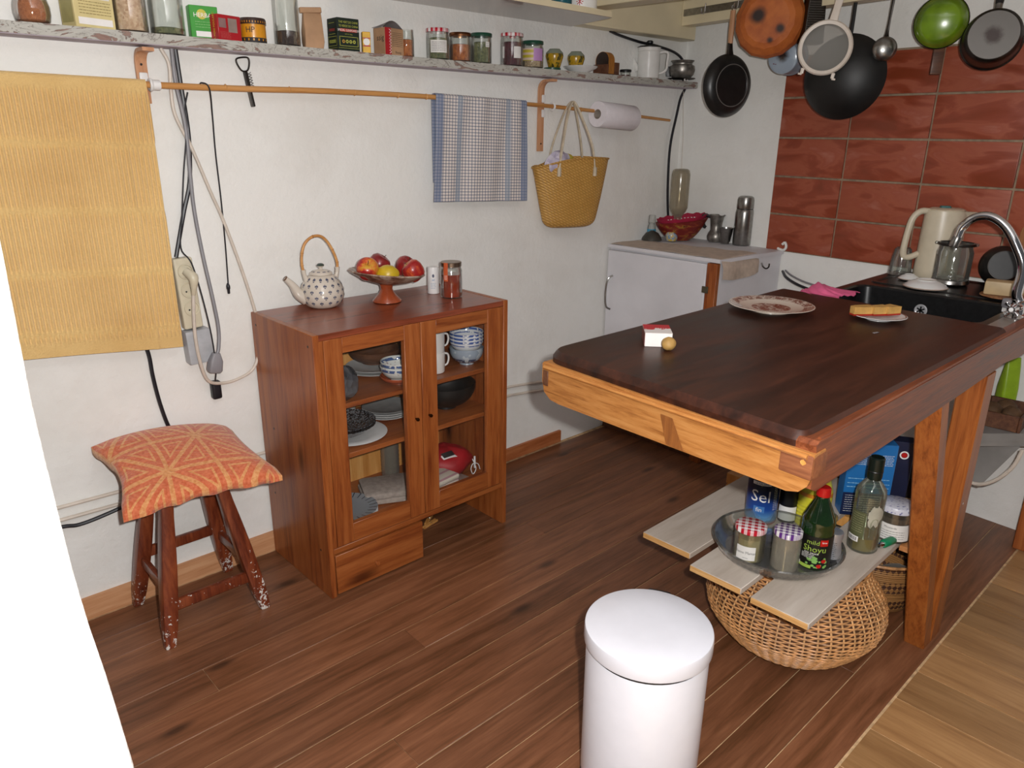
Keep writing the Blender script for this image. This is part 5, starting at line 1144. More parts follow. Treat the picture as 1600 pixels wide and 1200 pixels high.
# long dusty glass vessel hanging on a string
t = thing('hanging_bottle', 'upside-down cloudy glass bottle hanging on a string in the corner', 'bottle', (2.700, -.125, 1.03), 0)
mo('glass_body', lathe([(.014, -.03), (.0155, -.028), (.0155, .002), (.020, .022), (.036, .045), (.044, .065), (.0445, .22), (.040, .24), (.030, .247), (0, .249), (0, .246), (.029, .244), (.0425, .22), (.0425, .066), (.0345, .046), (.014, .02)], 36), M['dustglass'], t, ang=60)
mo('string', tube([(0, 0, .247), (.02, .02, .40), (.05, .06, .60)], .0010, 5), M['cablew'], t)
# cezve, cup, thermos
t = thing('coffee_pot', 'worn metal waisted coffee pot with black handle on the white cupboard', 'pot', (2.790, -.290, ZR - .003), face(2.79, -.29))
mo('pot_body', lathe([(0, 0), (.028, 0), (.038, .010), (.041, .026), (.034, .044), (.026, .056), (.028, .085), (.033, .118), (.040, .126), (.041, .128), (.038, .128), (.030, .115), (.024, .06), (0, .05)], 36), M['wornal'], t)
mo('handle', tube([(-.030, 0, .118), (-.060, 0, .124), (-.066, 0, .105), (-.060, 0, .075), (-.048, 0, .066)], [.008, .009, .009, .009, .007], 8, sm=4), M['black'], t)
O('steel_cup', lathe([(0, 0), (.019, 0), (.020, .006), (.024, .010), (.034, .072), (.035, .074), (.033, .074), (.024, .014), (0, .012)], 32), M['steel'], 'small steel cup between the coffee pot and the thermos', 'cup', (2.770, -.358, ZR - .003))
t = thing('thermos_flask', 'tall brushed steel thermos flask on the white cupboard', 'thermos', (2.795, -.432, ZR - .003), face(2.795, -.432))
mo('flask_body', lathe([(0, 0), (.040, 0), (.042, .003), (.0415, .15), (.039, .164), (.037, .166), (0, .166)], 44), M['steel'], t)
mo('groove', lathe([(.0375, .164), (.0375, .170)], 36), M['black'], t)
mo('screw_cup', lathe([(.0385, .169), (.0395, .171), (.0385, .208), (.035, .220), (.026, .226), (0, .227)], 44), M['steel'], t)

# ================================================================== KITCHEN TABLE / PENINSULA
TZ = .940
t = thing('kitchen_table', 'heavy dark-topped kitchen table with an orange pine rail on slanted posts', 'table', (0, 0, 0))
def inset(P, d):
    c = Vector((sum(p[0] for p in P) / len(P), sum(p[1] for p in P) / len(P))); out = []
    n = len(P)
    for i in range(n):
        a, b_, c_ = Vector(P[i - 1]), Vector(P[i]), Vector(P[(i + 1) % n])
        d1 = (b_ - a).normalized(); d2 = (c_ - b_).normalized(); n1 = Vector((-d1.y, d1.x)); n2 = Vector((-d2.y, d2.x)); m_ = (n1 + n2)
        m_ = m_ / max(.3, m_.length_squared / 2) if m_.length > 1e-6 else n1
        out.append((b_.x + m_.x * d, b_.y + m_.y * d))
    return out
def round_poly(P, rs, k=5):
    out = []
    n = len(P)
    for i in range(n):
        a, b_, c_ = Vector(P[i - 1]), Vector(P[i]), Vector(P[(i + 1) % n]); r = rs[i]
        p0 = b_ + (a - b_).normalized() * r; p1 = b_ + (c_ - b_).normalized() * r
        for j in range(k + 1): q = j / k; out.append(tuple((p0 * (1 - q) + b_ * q) * (1 - q) + (b_ * (1 - q) + p1 * q) * q))
    return out
SL = [(.803, -1.108), (.762, -1.772), (1.903, -1.778), (1.948, -1.100)]      # counter-clockwise
SP = round_poly([SL[0], SL[1], SL[2], SL[3]], [.05, .022, .015, .01])
outer = inset(SP, -.012)
slab = loft([[(x, y, TZ - .034) for x, y in inset(SP, -.010)], [(x, y, TZ - .030) for x, y in outer], [(x, y, TZ - .016) for x, y in outer], [(x, y, TZ - .004) for x, y in inset(SP, -.004)], [(x, y, TZ) for x, y in SP]])
mo('table_top', slab, M['slab'], t, ang=25)
# near end rail (pale orange), rounded lower corners, small ledge on top
def yz_round(y0, y1, z0, z1, r): return [(y, z) for y, z, _ in rrect(y0, y1, z0, z1, r, 0, 6)]
x0 = .742
near = prism([(y, z) for y, z in ((-1.806, .912), (-1.806, .872), (-1.800, .850), (-1.785, .834), (-1.762, .827), (-1.16, .817), (-1.128, .820), (-1.106, .835), (-1.098, .862), (-1.098, .907), (-1.105, .912))], .042, 'x')
# skew so that it follows the slightly skewed slab end
near.map(lambda x, y, z: (x0 + x + (y + 1.8) * .062, y, z))
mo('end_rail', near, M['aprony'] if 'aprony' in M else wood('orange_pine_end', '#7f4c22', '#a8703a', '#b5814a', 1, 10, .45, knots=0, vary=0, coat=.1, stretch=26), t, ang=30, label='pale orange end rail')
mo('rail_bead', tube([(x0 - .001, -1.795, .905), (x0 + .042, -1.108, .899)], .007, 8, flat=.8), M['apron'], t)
mo('rail_end_block', box(.050, .064, .046, (0, 0, 0), .004, 2), M['endgrain'], t, (x0 + .0235, -1.7755, .8855), (0, 0, R(-3.5)), label='brown end-grain block let into the rail')
mo('rail_end_block', box(.003, .018, .038, (0, 0, 0), .001), M['brownbox'], t, (x0 + .041, -1.112, .872), (0, 0, R(-3.5)), label='dark end-grain block')
mo('knot', lathe([(0, .0012), (.0065, .0008), (.007, 0)], 12).scale(1, 1.5, 1).rot((0, R(-90), 0)), M['palepine'], t, (x0 - .0015, -1.792, .893))
mo('dark_figure', grid(8, 6, lambda u, v: (x0 + .0295 - .0315 + (-1.47 - u * .05 - .02 * v + 1.8) * .062 - .0008, -1.47 - u * .045 * (1 - .3 * v) - .018 * (1 - v), .826 + v * .062), .001), wood('knotty_brown', '#6f4120', '#8a5529', '#9a6434', 2, 9, .5, vary=0, stretch=8), t, label='dark knotty figure in the end rail')
# long side rail, dark; lower edge arches up beyond the post
lr = [(.752, .905), (.752, .842), (.772, .832), (1.25, .836), (1.55, .842), (1.78, .848), (1.86, .853), (1.93, .848), (2.0, .842), (2.75, .838), (2.75, .932), (.76, .932), (.75, .925)]
mo('rail_bead', tube([(.77, -1.797, .9325), (2.0, -1.797, .9325)], .004, 6), M['aprond'], t)
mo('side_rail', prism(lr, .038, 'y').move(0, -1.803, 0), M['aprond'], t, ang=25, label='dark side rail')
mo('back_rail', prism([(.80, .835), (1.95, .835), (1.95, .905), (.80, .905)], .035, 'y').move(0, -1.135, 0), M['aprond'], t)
for k, xx in enumerate((1.15, 1.55)): mo('cross_bearer', bx(xx, xx + .05, -1.785, -1.135, .855, .905), M['aprond'], t)
# posts
def beam(name, a, b_, w1, w2, mat, label=None, top_y=None):
    """straight timber from a to b, w1 along X, w2 along Y"""
    rr_ = []
    for k in range(7):
        q = k / 6; c = Vector(a) * (1 - q) + Vector(b_) * q
        rr_.append([(x, y, c.z) for x, y, _ in rrect(c.x - w1 / 2, c.x + w1 / 2, c.y - w2 / 2, c.y + w2 / 2, .004, 0, 1)])
    return mo(name, loft(rr_), mat, t, label=label)
beam('post', (1.795, -1.770, 0), (1.770, -1.770, .842), .078, .066, M['post'], 'upright pine post')
beam('brace', (1.730, -1.774, 0), (1.432, -1.772, .838), .056, .058, M['post'], 'slanted pine brace')
mo('cross_post', box(.05, .05, .84, (1.80, -1.15, .42)), M['post'], t)
mo('nail_head', lathe([(0, .001), (.004, .0005), (.004, 0)], 10).rot((R(90), 0, 0)), M['chrome'], t, (1.766, -1.804, .46))

# ---- things on the table top
t = thing('match_box', 'red and white printed box lying near the corner of the table', 'box', (1.048, -1.238, TZ), R(-48))
mo('box_body', box(.066, .086, .034, (0, 0, .0172), .001), M['paper'], t)
m, nt, b = new_mat('red_white_print'); s_ = nt.nodes.new('ShaderNodeSeparateXYZ'); v = coords(nt); nt.links.new(v, s_.inputs[0])
n = noise(nt, v, 45, 3); f = mth(nt, 'GREATER_THAN', mth(nt, 'ADD', mth(nt, 'MULTIPLY', s_.outputs[1], 12), n), .42); nt.links.new(mixc(nt, f, hx('#d8d0cc'), hx('#b01826')), b.inputs['Base Color']); b.inputs['Roughness'].default_value = .4
mo('printed_lid', box(.066, .0865, .0008, (0, 0, .0348)), m, t); mo('striker', box(.0008, .084, .03, (-.0334, 0, .017)), plain('brown_striker', '#7d4038', .7), t); mo('lettering', text('ALLU', .009).rot((R(-90), 0, 0)), M['inkw'], t, (.008, .004, .0354))
O('potato', lump(.021, .0175, .016, 5, .03, 24, 14), plain('potato_skin', '#b08a4c', .6, var=.15, scale=20, bmp=.2), 'small pale potato lying beside the printed box on the table', 'potato', (1.012, -1.300, TZ + .0165), .4, ang=80)
m, nt, b = new_mat('brown_transfer_plate'); v = coords(nt); s_ = nt.nodes.new('ShaderNodeSeparateXYZ'); nt.links.new(v, s_.inputs[0]); n = noise(nt, v, 60, 5, .75, .5)
r_ = mth(nt, 'SQRT', mth(nt, 'ADD', mth(nt, 'MULTIPLY', s_.outputs[0], s_.outputs[0]), mth(nt, 'MULTIPLY', s_.outputs[1], s_.outputs[1])))
z1 = mth(nt, 'MULTIPLY', mth(nt, 'GREATER_THAN', r_, .092), mth(nt, 'LESS_THAN', r_, .121)); z2 = mth(nt, 'LESS_THAN', r_, .056)
f = mth(nt, 'MULTIPLY', mth(nt, 'MAXIMUM', mth(nt, 'MULTIPLY', z1, .9), z2), ramp(nt, n, [(.40, (0, 0, 0, 1)), (.56, (1, 1, 1, 1))]))
nt.links.new(mixc(nt, f, hx('#cfc2b4'), hx('#70392c')), b.inputs['Base Color']); b.inputs['Roughness'].default_value = .15; b.inputs['Coat Weight'].default_value = .4
O('patterned_plate', lathe(plate_prof(.124, .016, .55, .004, .66), 56), m, 'large white plate with brown transfer pattern on the dark table', 'plate', (1.618, -1.235, TZ), 0)
t = thing('small_plate', 'small white plate carrying three slices of yellow cheese on the table', 'plate', (1.745, -1.500, TZ))
mo('plate', lathe(plate_prof(.075, .012, .5, .003, .66), 44), M['china'], t); t['label'] = 'small white plate with thin brown rim line under the cheese slices'
mo('rim_line', lathe([(.0688, .0128), (.0705, .0137), (.0718, .0141)], 44), plain('brown_line', '#7c5040', .3), t)
M['cheese'] = plain('yellow_cheese', '#c09450', .5, var=.1, scale=50, bmp=.2); M['rind'] = plain('red_rind', '#9a2015', .35)
for k, (dx, dy, a, l, lab) in enumerate(((-.036, .032, -34, .068, 'front left and largest'), (-.002, -.002, -30, .056, 'middle'), (.022, -.022, -22, .044, 'rear right'))):
    q = thing('cheese_slice', 'yellow cheese slice with red rind on the small plate, %s of three' % lab, 'cheese', (1.745 + dx, -1.500 + dy, TZ + .012 + k * .001), R(a), 'cheese slices on the small plate')
    wz = prism([(-l / 2, 0), (l / 2, -.004), (l / 2 - .006, .032), (-l / 2 + .02, .030), (-l / 2, .022)], .020, 'z')
    mo('cheese', wz.move(0, -.012, .0045), M['cheese'], q); mo('rind', prism([(-l / 2, 0), (l / 2, -.004), (l / 2 - .006, .032), (-l / 2 + .02, .030), (-l / 2, .022)], .0046, 'z').move(0, -.012, -.0002), M['rind'], q)
O('paper_scrap', box(.006, .020, .0012, (0, 0, .0007), .0004), plain('grey_scrap', '#8a8588', .6), 'tiny grey scrap lying on the dark table top', 'scrap', (1.574, -1.563, TZ), R(75))

# ================================================================== SINK UNIT
SZ = .922
t = thing('sink_unit', 'black composite sink and drainer between the table and the tiled wall', 'sink', (0, 0, 0))
out_ = [(1.962, -1.172), (2.760, -1.165), (2.722, -1.711), (1.950, -1.711)]
def ring_from(P, z, n):     # resample polygon with n points starting at its +x+y corner, counter-clockwise
    P = [P[1], P[0], P[3], P[2]]; L = []
    for i in range(4):
        a, b_ = Vector(P[i]), Vector(P[(i + 1) % 4])
        for j in range(n // 4): q = j / (n // 4); L.append((a.x * (1 - q) + b_.x * q, a.y * (1 - q) + b_.y * q, z))
    return L
def rr24(x0, x1, y0, y1, r, z):
    p_ = rrect(x0, x1, y0, y1, r, z, 5)          # 24 points: +x+y, -x+y, -x-y, +x-y
    return p_[3:] + p_[:3]
bo = ring_from(out_, SZ - .045, 24); bo2 = ring_from(out_, SZ, 24)
b1 = rr24(1.985, 2.345, -1.690, -1.195, .045, SZ); b2 = rr24(1.990, 2.340, -1.685, -1.200, .042, SZ - .006); b3 = rr24(2.0, 2.330, -1.675, -1.21, .05, SZ - .15); b4 = rr24(2.03, 2.30, -1.645, -1.24, .04, SZ - .165)
mo('sink_top', loft([bo, bo2, b1, b2, b3, b4], False, True), M['sink'], t, ang=35)
mo('basin_shell', loft([rr24(1.98, 2.35, -1.70, -1.19, .05, SZ - .046), rr24(2.0, 2.34, -1.69, -1.20, .05, SZ - .17)], False, True), M['sink'], t)
mo('drainer_ridge', loft([rr24(2.40, 2.71, -1.70, -1.20, .03, SZ), rr24(2.403, 2.707, -1.697, -1.203, .03, SZ + .004), rr24(2.413, 2.697, -1.687, -1.213, .03, SZ + .004), rr24(2.418, 2.69, -1.68, -1.22, .03, SZ + .0008)], False, False), M['sink'], t)
og = mo('overflow_grille', lathe([(0, .002), (.017, .002), (.019, .0035), (.021, .003), (.0215, 0)], 28).rot((0, R(-90), 0)), plain('bright_grille', '#b9b9bc', .3, .3), t, (2.3355, -1.418, .862))
for a in (0, 60, 120): mo('slot', box(.002, .0055, .028, (0, 0, 0)), M['black'], og, (-.0025, 0, 0), (R(a), 0, 0))
mo('drain', lathe([(0, .003), (.030, .004), (.034, .001)], 28), M['chrome'], t, (2.16, -1.44, SZ - .1655))
mo('front_strip', bx(1.955, 2.70, -1.762, -1.712, SZ - .02, SZ + .0008, .001), plain('pale_worktop', '#8f857c', .3, coat=.3), t, label='pale worktop strip')
# chrome mixer tap
t = thing('mixer_tap', 'chrome mixer tap with high swan neck over the black sink', 'tap', (2.150, -1.742, SZ + .001), 0)
mo('base', lathe([(0, 0), (.030, 0), (.031, .004), (.026, .010), (.020, .014), (.018, .05), (.020, .055), (0, .056)], 32), M['chrome'], t)
mo('valve_body', tube([(-.038, .0, .036), (.038, 0, .036)], .0165, 16), M['chrome'], t)
for s_ in (-1, 1):
    h = mo('cross_handle', lathe([(0, .030), (.010, .029), (.012, .024), (.012, .004), (.014, 0)], 20).rot((0, R(90 * s_), 0)), M['chrome'], t, (s_ * .040, 0, .036))
    for a in range(4): mo('handle_arm', lathe([(0, .026), (.006, .025), (.0065, .020), (.0035, .014), (.004, .006)], 12).rot((R(90 * a + 45), 0, 0)), M['chrome'], h, (s_ * .018, 0, 0))
    mo('index_cap', lathe([(0, .0015), (.006, .001), (.0065, 0)], 16).rot((0, R(90 * s_), 0)), M['whitepl'], h, (s_ * .030, 0, 0))
mo('neck', tube([(0, 0, .05), (.0, .010, .075), (0, .010, .15), (0, .035, .205), (0, .075, .262), (0, .120, .289), (0, .160, .284), (0, .190, .255), (0, .199, .222)], [.014, .0145, .0145, .014, .0135, .013, .0125, .0125, .0125], 16, sm=6), M['chrome'], t)
mo('spout_tip', lathe([(0, -.02), (.0135, -.02), (.0145, -.016), (.0145, .008), (.0125, .012)], 24), M['steel'], t, (0, .201, .210), (R(14), 0, 0))
O('dish_brush_head', box(.034, .028, .020, (0, 0, .010), .004, 2), M['whitepl'], 'small white ribbed plastic piece beside the tap on the sink', 'brush', (2.105, -1.668, SZ + .001), R(20)) if 0 else None
# things on the drainer
DZ = SZ + .0045
M['kettle'] = plain('offwhite_kettle_plastic', '#c9bda6', .35, var=.03)
t = thing('electric_kettle', 'off-white electric kettle against the terracotta tiles', 'kettle', (2.690, -1.328, DZ), R(-52))
def oval(rx, ry, z, dx=0, n=36): return [(dx + rx * math.cos(2 * PI * k / n), ry * math.sin(2 * PI * k / n), z) for k in range(n)]
mo('kettle_body', loft([oval(.073, .066, 0), oval(.076, .069, .006), oval(.076, .068, .03), oval(.074, .066, .15), oval(.072, .062, .235), oval(.070, .060, .250)]), M['kettle'], t, ang=40)
mo('spout', loft([[(.040, -.036, .17), (.040, .036, .17), (.070, .014, .17), (.070, -.014, .17)], [(.04, -.045, .215), (.04, .045, .215), (.095, .016, .215), (.095, -.016, .215)], [(.03, -.050, .249), (.03, .050, .249), (.118, .012, .247), (.118, -.012, .247)]]), M['kettle'], t, ang=40)
mo('lid', loft([oval(.062, .054, .249), oval(.064, .056, .254), oval(.050, .044, .259)]), M['kettle'], t)
mo('lid_button', loft([rrect(-.026, .014, -.014, .014, .006, .257), rrect(-.022, .010, -.011, .011, .005, .266)]), plain('teal_button', '#3f6a68', .4), t, label='teal lid button')
mo('handle', tube([(-.060, 0, .245), (-.090, 0, .243), (-.114, 0, .215), (-.124, 0, .15), (-.126, 0, .085), (-.108, 0, .070), (-.072, 0, .085)], .0125, 12, sm=6, flat=.95), M['kettle'], t)
mo('switch', box(.006, .012, .04, (-.099, 0, .195), .002), plain('teal_switch', '#3f6a68', .4), t, rot=(0, R(14), 0), label='teal switch')
mo('water_gauge', box(.0015, .018, .02, (.0, -.0695, .10), .0005), M['whitepl'], t)
O('drinking_glass', lathe([(.040, 0), (.042, .001), (.037, .06), (.030, .098), (.022, .105), (0, .107), (0, .104), (.021, .102), (.0285, .096), (.0352, .06), (.0402, .001)], 36), M['dishglass'], 'upturned clear tumbler on the drainer left of the kettle', 'glass', (2.640, -1.218, DZ))
t = thing('glass_storage_jar', 'large clear glass jar standing open on the drainer', 'jar', (2.590, -1.415, DZ), face(2.59, -1.415))
mo('glass_body', lathe([(0, .004), (.052, .003), (.0585, .008), (.060, .02), (.060, .115), (.055, .128), (.054, .136), (.0605, .140), (.0605, .146), (.052, .146), (.051, .128), (.0565, .114), (.0565, .022), (0, .012)], 44), M['dishglass'], t)
mo('metal_foot', lathe([(0, 0), (.060, 0), (.0625, .004), (.061, .014), (.0602, .016)], 40), M['steel'], t)
for s_ in (-1, 1): mo('lug', box(.020, .016, .010, (s_ * .060, 0, .144), .003), M['dishglass'], t)
mo('rim', lathe([(.0610, .139), (.063, .142), (.061, .148), (.058, .147)], 40), M['darksteel'], t)
M['trim'] = plain('brown_rim_line', '#a78c78', .3)
def updish(label, x, y, r, h):
    t = thing('upturned_saucer', label, 'plate', (x, y, DZ)); mo('dish', lathe([(r, 0), (r + .001, .002), (r * .80, h * .55), (r * .58, h * .82), (r * .48, h * .9), (r * .46, h), (r * .42, h), (r * .40, h * .92), (0, h * .9)], 44), M['china'], t, ang=60)
    mo('rim_line', lathe([(r + .0006, .0006), (r + .0018, .002), (r - .002, .0042)], 44), M['trim'], t)
updish('small upturned white dish on the drainer beside the tumbler', 2.560, -1.285, .038, .018); updish('larger upturned white saucer in the middle of the drainer edge', 2.440, -1.385, .072, .027)
t = thing('black_pan', 'black pan leaning on its side on the drainer behind the glass jar', 'pan', (2.665, -1.555, DZ + .074), 0, None, (R(-10), 0, R(-68)))
mo('pan', lz([(0, .03), (.05, .03), (.054, .026), (.068, .004), (.0725, -.03), (.070, -.031), (.062, 0), (.05, .022), (0, .024)], 44), M['teflon'], t)
mo('ring', lz([(.049, .0302), (.0498, .031), (.051, .031), (.0518, .0302)], 44), M['darksteel'], t)
t = thing('toothbrush_cup', 'white cup with blue and red print behind the black pan', 'cup', (2.725, -1.640, DZ), face(2.725, -1.64))
m, nt, b = new_mat('printed_cup'); n = noise(nt, coords(nt), 38, 2); nt.links.new(ramp(nt, n, [(.45, hx('#cfc9cc')), (.54, hx('#4f8db5')), (.60, hx('#b04535')), (.66, hx('#cfc9cc'))]), b.inputs['Base Color'])
mo('cup', lathe([(0, 0), (.034, 0), (.040, .105), (.038, .105), (.032, .004), (0, .004)], 32), m, t)
t = thing('toothbrush', 'white and turquoise brush standing in the printed cup', 'brush', (2.70, -1.625, DZ + .006), 0, None, (R(8), R(-20), 0))
mo('handle', tube([(0, 0, 0), (0, 0, .09), (.003, .008, .13), (0, 0, .155), (-.004, .0, .19)], .0045, 8, sm=4), M['whitepl'], t); mo('bristles', box(.014, .012, .026, (-.012, 0, .180), .002), plain('turquoise_bristle', '#3f9a9a', .6), t)
t = thing('cutting_board', 'brown wooden board leaning against the tiles behind the tap', 'board', (2.640, -1.775, DZ), 0, None, (0, R(8), WA))
mo('board', prism([(y, z) for y, z, _ in rrect(-.12, .195, 0, .245, .05, 0, 6)], .016, 'x'), M['palepine'] if 0 else wood('brown_board', '#6e4424', '#8b5a32', '#a06c40', 2, 6, .5, vary=0), t)
t = thing('bread_block', 'pale block of cheese or butter on a wooden slice of bark beside the tap', 'food', (2.455, -1.625, DZ), R(20)); t['label'] = 'pale yellow block of food on a thin round wooden mat by the tap'
mo('block', box(.062, .115, .046, (0, 0, .031), .007, 2), plain('pale_cheese', '#bba27a', .5, var=.08, scale=20), t, rot=(0, 0, R(-8)))
mo('mat', lathe([(0, 0), (.062, 0), (.074, .004), (.072, .008), (0, .008)], 32), wood('mat_wood', '#4f2a18', '#7a4a2c', '#a3784c', 0, 9, .6, vary=0), t, (0, -.005, 0))
O('soap_sponge', box(.045, .026, .022, (0, 0, .011), .005, 2), plain('grey_white_sponge', '#b9b5b0', .9, bmp=.5), 'small greyish sponge beside the tap', 'sponge', (2.170, -1.640 - .03, SZ + .001), R(25)) if 0 else None
t = thing('dish_brush', 'grey plastic brush with ribbed white block leaning by the tap', 'brush', (2.215, -1.712 + .0, SZ + .002), R(-40))
mo('head', box(.052, .034, .030, (0, 0, .030), .008, 2), M['cableg'], t); mo('bristle_block', box(.040, .030, .014, (0, 0, .008), .001), M['whitepl'], t)
# pink cloth over the sink corner
def pink(u, v):
    x = 1.945 + .17 * u; y = -1.085 - .205 * v
    return (x + .02 * math.sin(v * 7), y + .012 * math.sin(u * 9), SZ + .006 + .030 * math.exp(-((u - .5) ** 2 + (v - .45) ** 2) * 5) * (.7 + .3 * math.sin(u * 12 + v * 5)) + .004 * math.sin(u * 25 + v * 13) ** 2 + .003 - 1.1 * max(0, y + 1.165))
O('pink_cloth', grid(36, 36, pink, .002), plain('pink_cloth', '#d45c86', .85, var=.06, scale=40, bmp=.3), 'crumpled pink cloth on the corner of the sink behind the table', 'cloth', (0, 0, 0), ang=80)
cable('kettle_cable', [(2.80, .842, -.655), (2.72, .83, -.72), (2.66, .815, -.82), (2.64, .80, -.95), (2.66, .79, -1.1)], .006, M['cableb'], 'black cable end sagging along the wall behind the sink', 0)
cable('kettle_cable', [(2.80, .848, -.668), (2.73, .84, -.74), (2.67, .83, -.85), (2.66, .82, -1.0)], .004, M['cableg'], 'thin grey cable beside the black one behind the sink', 0)

# ================================================================== LOW SHELF UNDER THE TABLE
PZ = .340
def plank(name, x0, x1, y0, y1, sk, label):
    t = thing(name, label, 'plank', ((x0 + x1) / 2, (y0 + y1) / 2, PZ - .018), R(sk))
    L, W2 = x1 - x0, abs(y1 - y0); mo('board', box(L, W2, .018, (0, 0, .009), .0015), M['plank'], t)
    mo('sawn_end', box(.0012, W2 - .003, .0155, (-L / 2 - .0004, 0, .009)), M['plankend'], t, label='raw pine sawn end')
plank('shelf_plank', 1.142, 2.15, -1.170, -1.330, .6, 'whitewashed plank standing out furthest left under the table')
plank('shelf_plank', 1.096, 2.10, -1.362, -1.515, .6, 'whitewashed middle plank under the glass dish')
plank('shelf_plank', 1.086, 1.76, -1.550, -1.702, .6, 'whitewashed front plank over the wicker basket')
t = thing('plank_support', 'raw pine shelf boards carrying the planks under the table', 'shelf', (0, 0, 0))
mo('bearer', bx(1.712, 1.742, -1.735, -1.10, .285, .3215), M['palepine'], t); mo('bearer', bx(2.05, 2.11, -1.70, -1.10, .285, .3215), M['palepine'], t)
mo('shelf_end', bx(1.63, 2.0, -1.735, -1.706, .322, .338), wood('raw_orange_board', '#a0673a', '#c08250', '#cc9462', 0, 6, .6, vary=0), t, label='raw orange pine board')
for x, y in ((1.715, -1.12), (2.08, -1.65), (2.08, -1.12)): mo('leg', bx(x - .015, x + .015, y - .012, y + .012, 0, .285), M['palepine'], t)
# glass dish
gx, gy = 1.322, -1.492
t = thing('glass_dish', 'large fluted clear glass tart dish holding jars on the planks', 'dish', (gx, gy, PZ + .0005))
def flute(r, z, amp, n=112): return [((r + amp * (k % 2)) * math.cos(2 * PI * k / n), (r + amp * (k % 2)) * math.sin(2 * PI * k / n), z) for k in range(n)]
mo('dish', loft([flute(.135, .0, 0), flute(.138, .001, 0), flute(.156, .018, .0035), flute(.166, .036, .004), flute(.172, .040, .001), flute(.173, .044, .0), flute(.167, .044, 0), flute(.160, .036, 0), flute(.150, .018, 0), flute(.134, .006, 0)], True, True), M['dishglass'], t, ang=25)
mo('rim', lathe([(.166, .0425), (.1715, .0405), (.1745, .0435), (.172, .0465), (.168, .0455)], 64), M['dishglass'], t)
GZ = PZ + .0068
M['mustard'] = plain('cloudy_olive_contents', '#8f835a', .35, var=.12, scale=18)
t = jar('jar of cloudy yellowish preserve with red gingham lid in the glass dish', 1.246, -.0, 0, None, 0) if 0 else None
t = jar('jar of yellowish preserve with red gingham lid in the glass dish', 1.237, .0415, .100, M['mustard'], .98, M['gred'], .93, y=-1.455, z=GZ, lidh=.014)
paperlabel(t, .0415, .012, .052, -44, 26, 0, 2)
mo('handwriting', wrap(text('Bonne Maman', .0078, .85), .0425, .034, R(-9)), M['ink'], t); mo('lettering', wrap(text('citron', .004), .0425, .019, R(-9)), M['ink'], t)
t = jar('empty smeared jar with purple gingham lid in the glass dish', 1.266, .036, .112, None, 0, M['gpurple'], .93, y=-1.545, z=GZ, lidh=.014, glass='dustglass')
# soy sauce bottle
M['greenglass'] = plain('dark_green_bottle', '#123310', .08, var=.3, scale=8, coat=.8)
sx_, sy_ = 1.338, -1.590
t = thing('soy_bottle', 'dark green soy sauce bottle with red cap and black label in the glass dish', 'bottle', (sx_, sy_, GZ), face(sx_, sy_)); t.scale = (1.13, 1.13, 1)
mo('bottle_body', lathe([(0, 0), (.033, 0), (.0365, .004), (.0365, .112), (.0355, .118), (.0365, .126), (.034, .145), (.024, .172), (.0165, .190), (.0145, .198), (.0145, .208), (0, .208)], 44), M['greenglass'], t, ang=60)
mo('cap', lathe([(0, .228), (.013, .228), (.0155, .225), (.0160, .204), (.0150, .203), (0, .203)], 32), M['red'], t, label='red cap')
mo('black_label', patch(.0368, .006, .100, R(-85), R(85), 28), plain('black_label', '#111110', .4), t)
lg = plain('lime_print', '#9db84a', .5)
mo('lettering', wrap(text('mild', .012), .0378, .084, R(-8)), lg, t); mo('lettering', wrap(text('Shoyu', .0165, .92), .0378, .065, R(0)), lg, t)
mo('lettering', wrap(text('soy sauce', .006), .0378, .053, R(-10)), M['inkw'], t)
mo('red_logo', patch(.0376, .076, .094, R(16), R(44), 8), M['red'], t); mo('lettering', wrap(text('lima', .0052), .0386, .087, R(30)), M['inkw'], t)
mo('small_print', wrap(lines(.030, .014, 4, .0011, 5), .0376, .042, R(-22)), M['inkw'], t, kind='stuff')
sal = G(); rr0 = random.Random(2)
for k in range(26): a = R(-22 + rr0.uniform(0, 66)); q = lathe([(0, 0), (rr0.uniform(.0022, .0045), 0)], 7).rot((R(90), 0, 0)).move(0, -.0004 * (k % 4)); sal.add(wrap(q, .0378, .026 + rr0.uniform(-.014, .016), a))
mo('salad_picture', sal, plain('salad_green', '#7fae5a', .5), t, kind='stuff')
for a, z in ((34, .033), (20, .018)): mo('tomato_picture', wrap(lathe([(0, 0), (.0055, 0)], 14).rot((R(90), 0, 0)).move(0, -.0022), .0378, z, R(a)), M['red'], t)
mo('green_band', patch(.0376, .007, .016, R(-60), R(-5), 8), lg, t); mo('white_box', patch(.0378, .010, .020, R(-62), R(-48), 3), M['inkw'], t)
# silver foiled small bottle
t = thing('small_bottle', 'small dark bottle with waisted silver label behind the soy bottle', 'bottle', (1.384, -1.618, GZ), face(1.384, -1.618))
mo('bottle_body', lathe([(0, 0), (.021, 0), (.022, .003), (.022, .018), (.0205, .020), (0, .020)], 28), M['black'], t); mo('silver_sleeve', lathe([(.0222, .018), (.0222, .040), (.019, .060), (.0222, .084), (.021, .092), (.012, .094), (0, .094)], 28), plain('silver_foil', '#b9bcc4', .3, .7), t, ang=60)
mo('small_print', wrap(lines(.018, .05, 9, .0011, 14), .0226, .045), M['ink'], t, kind='stuff')
t = jar('small jar with flat gold lid behind the dish', 1.500, .020, .078, M['driedgreen'], .8, plain('gold_lid', '#b8995a', .35, .6), .95, y=-1.552, z=PZ + .0005)
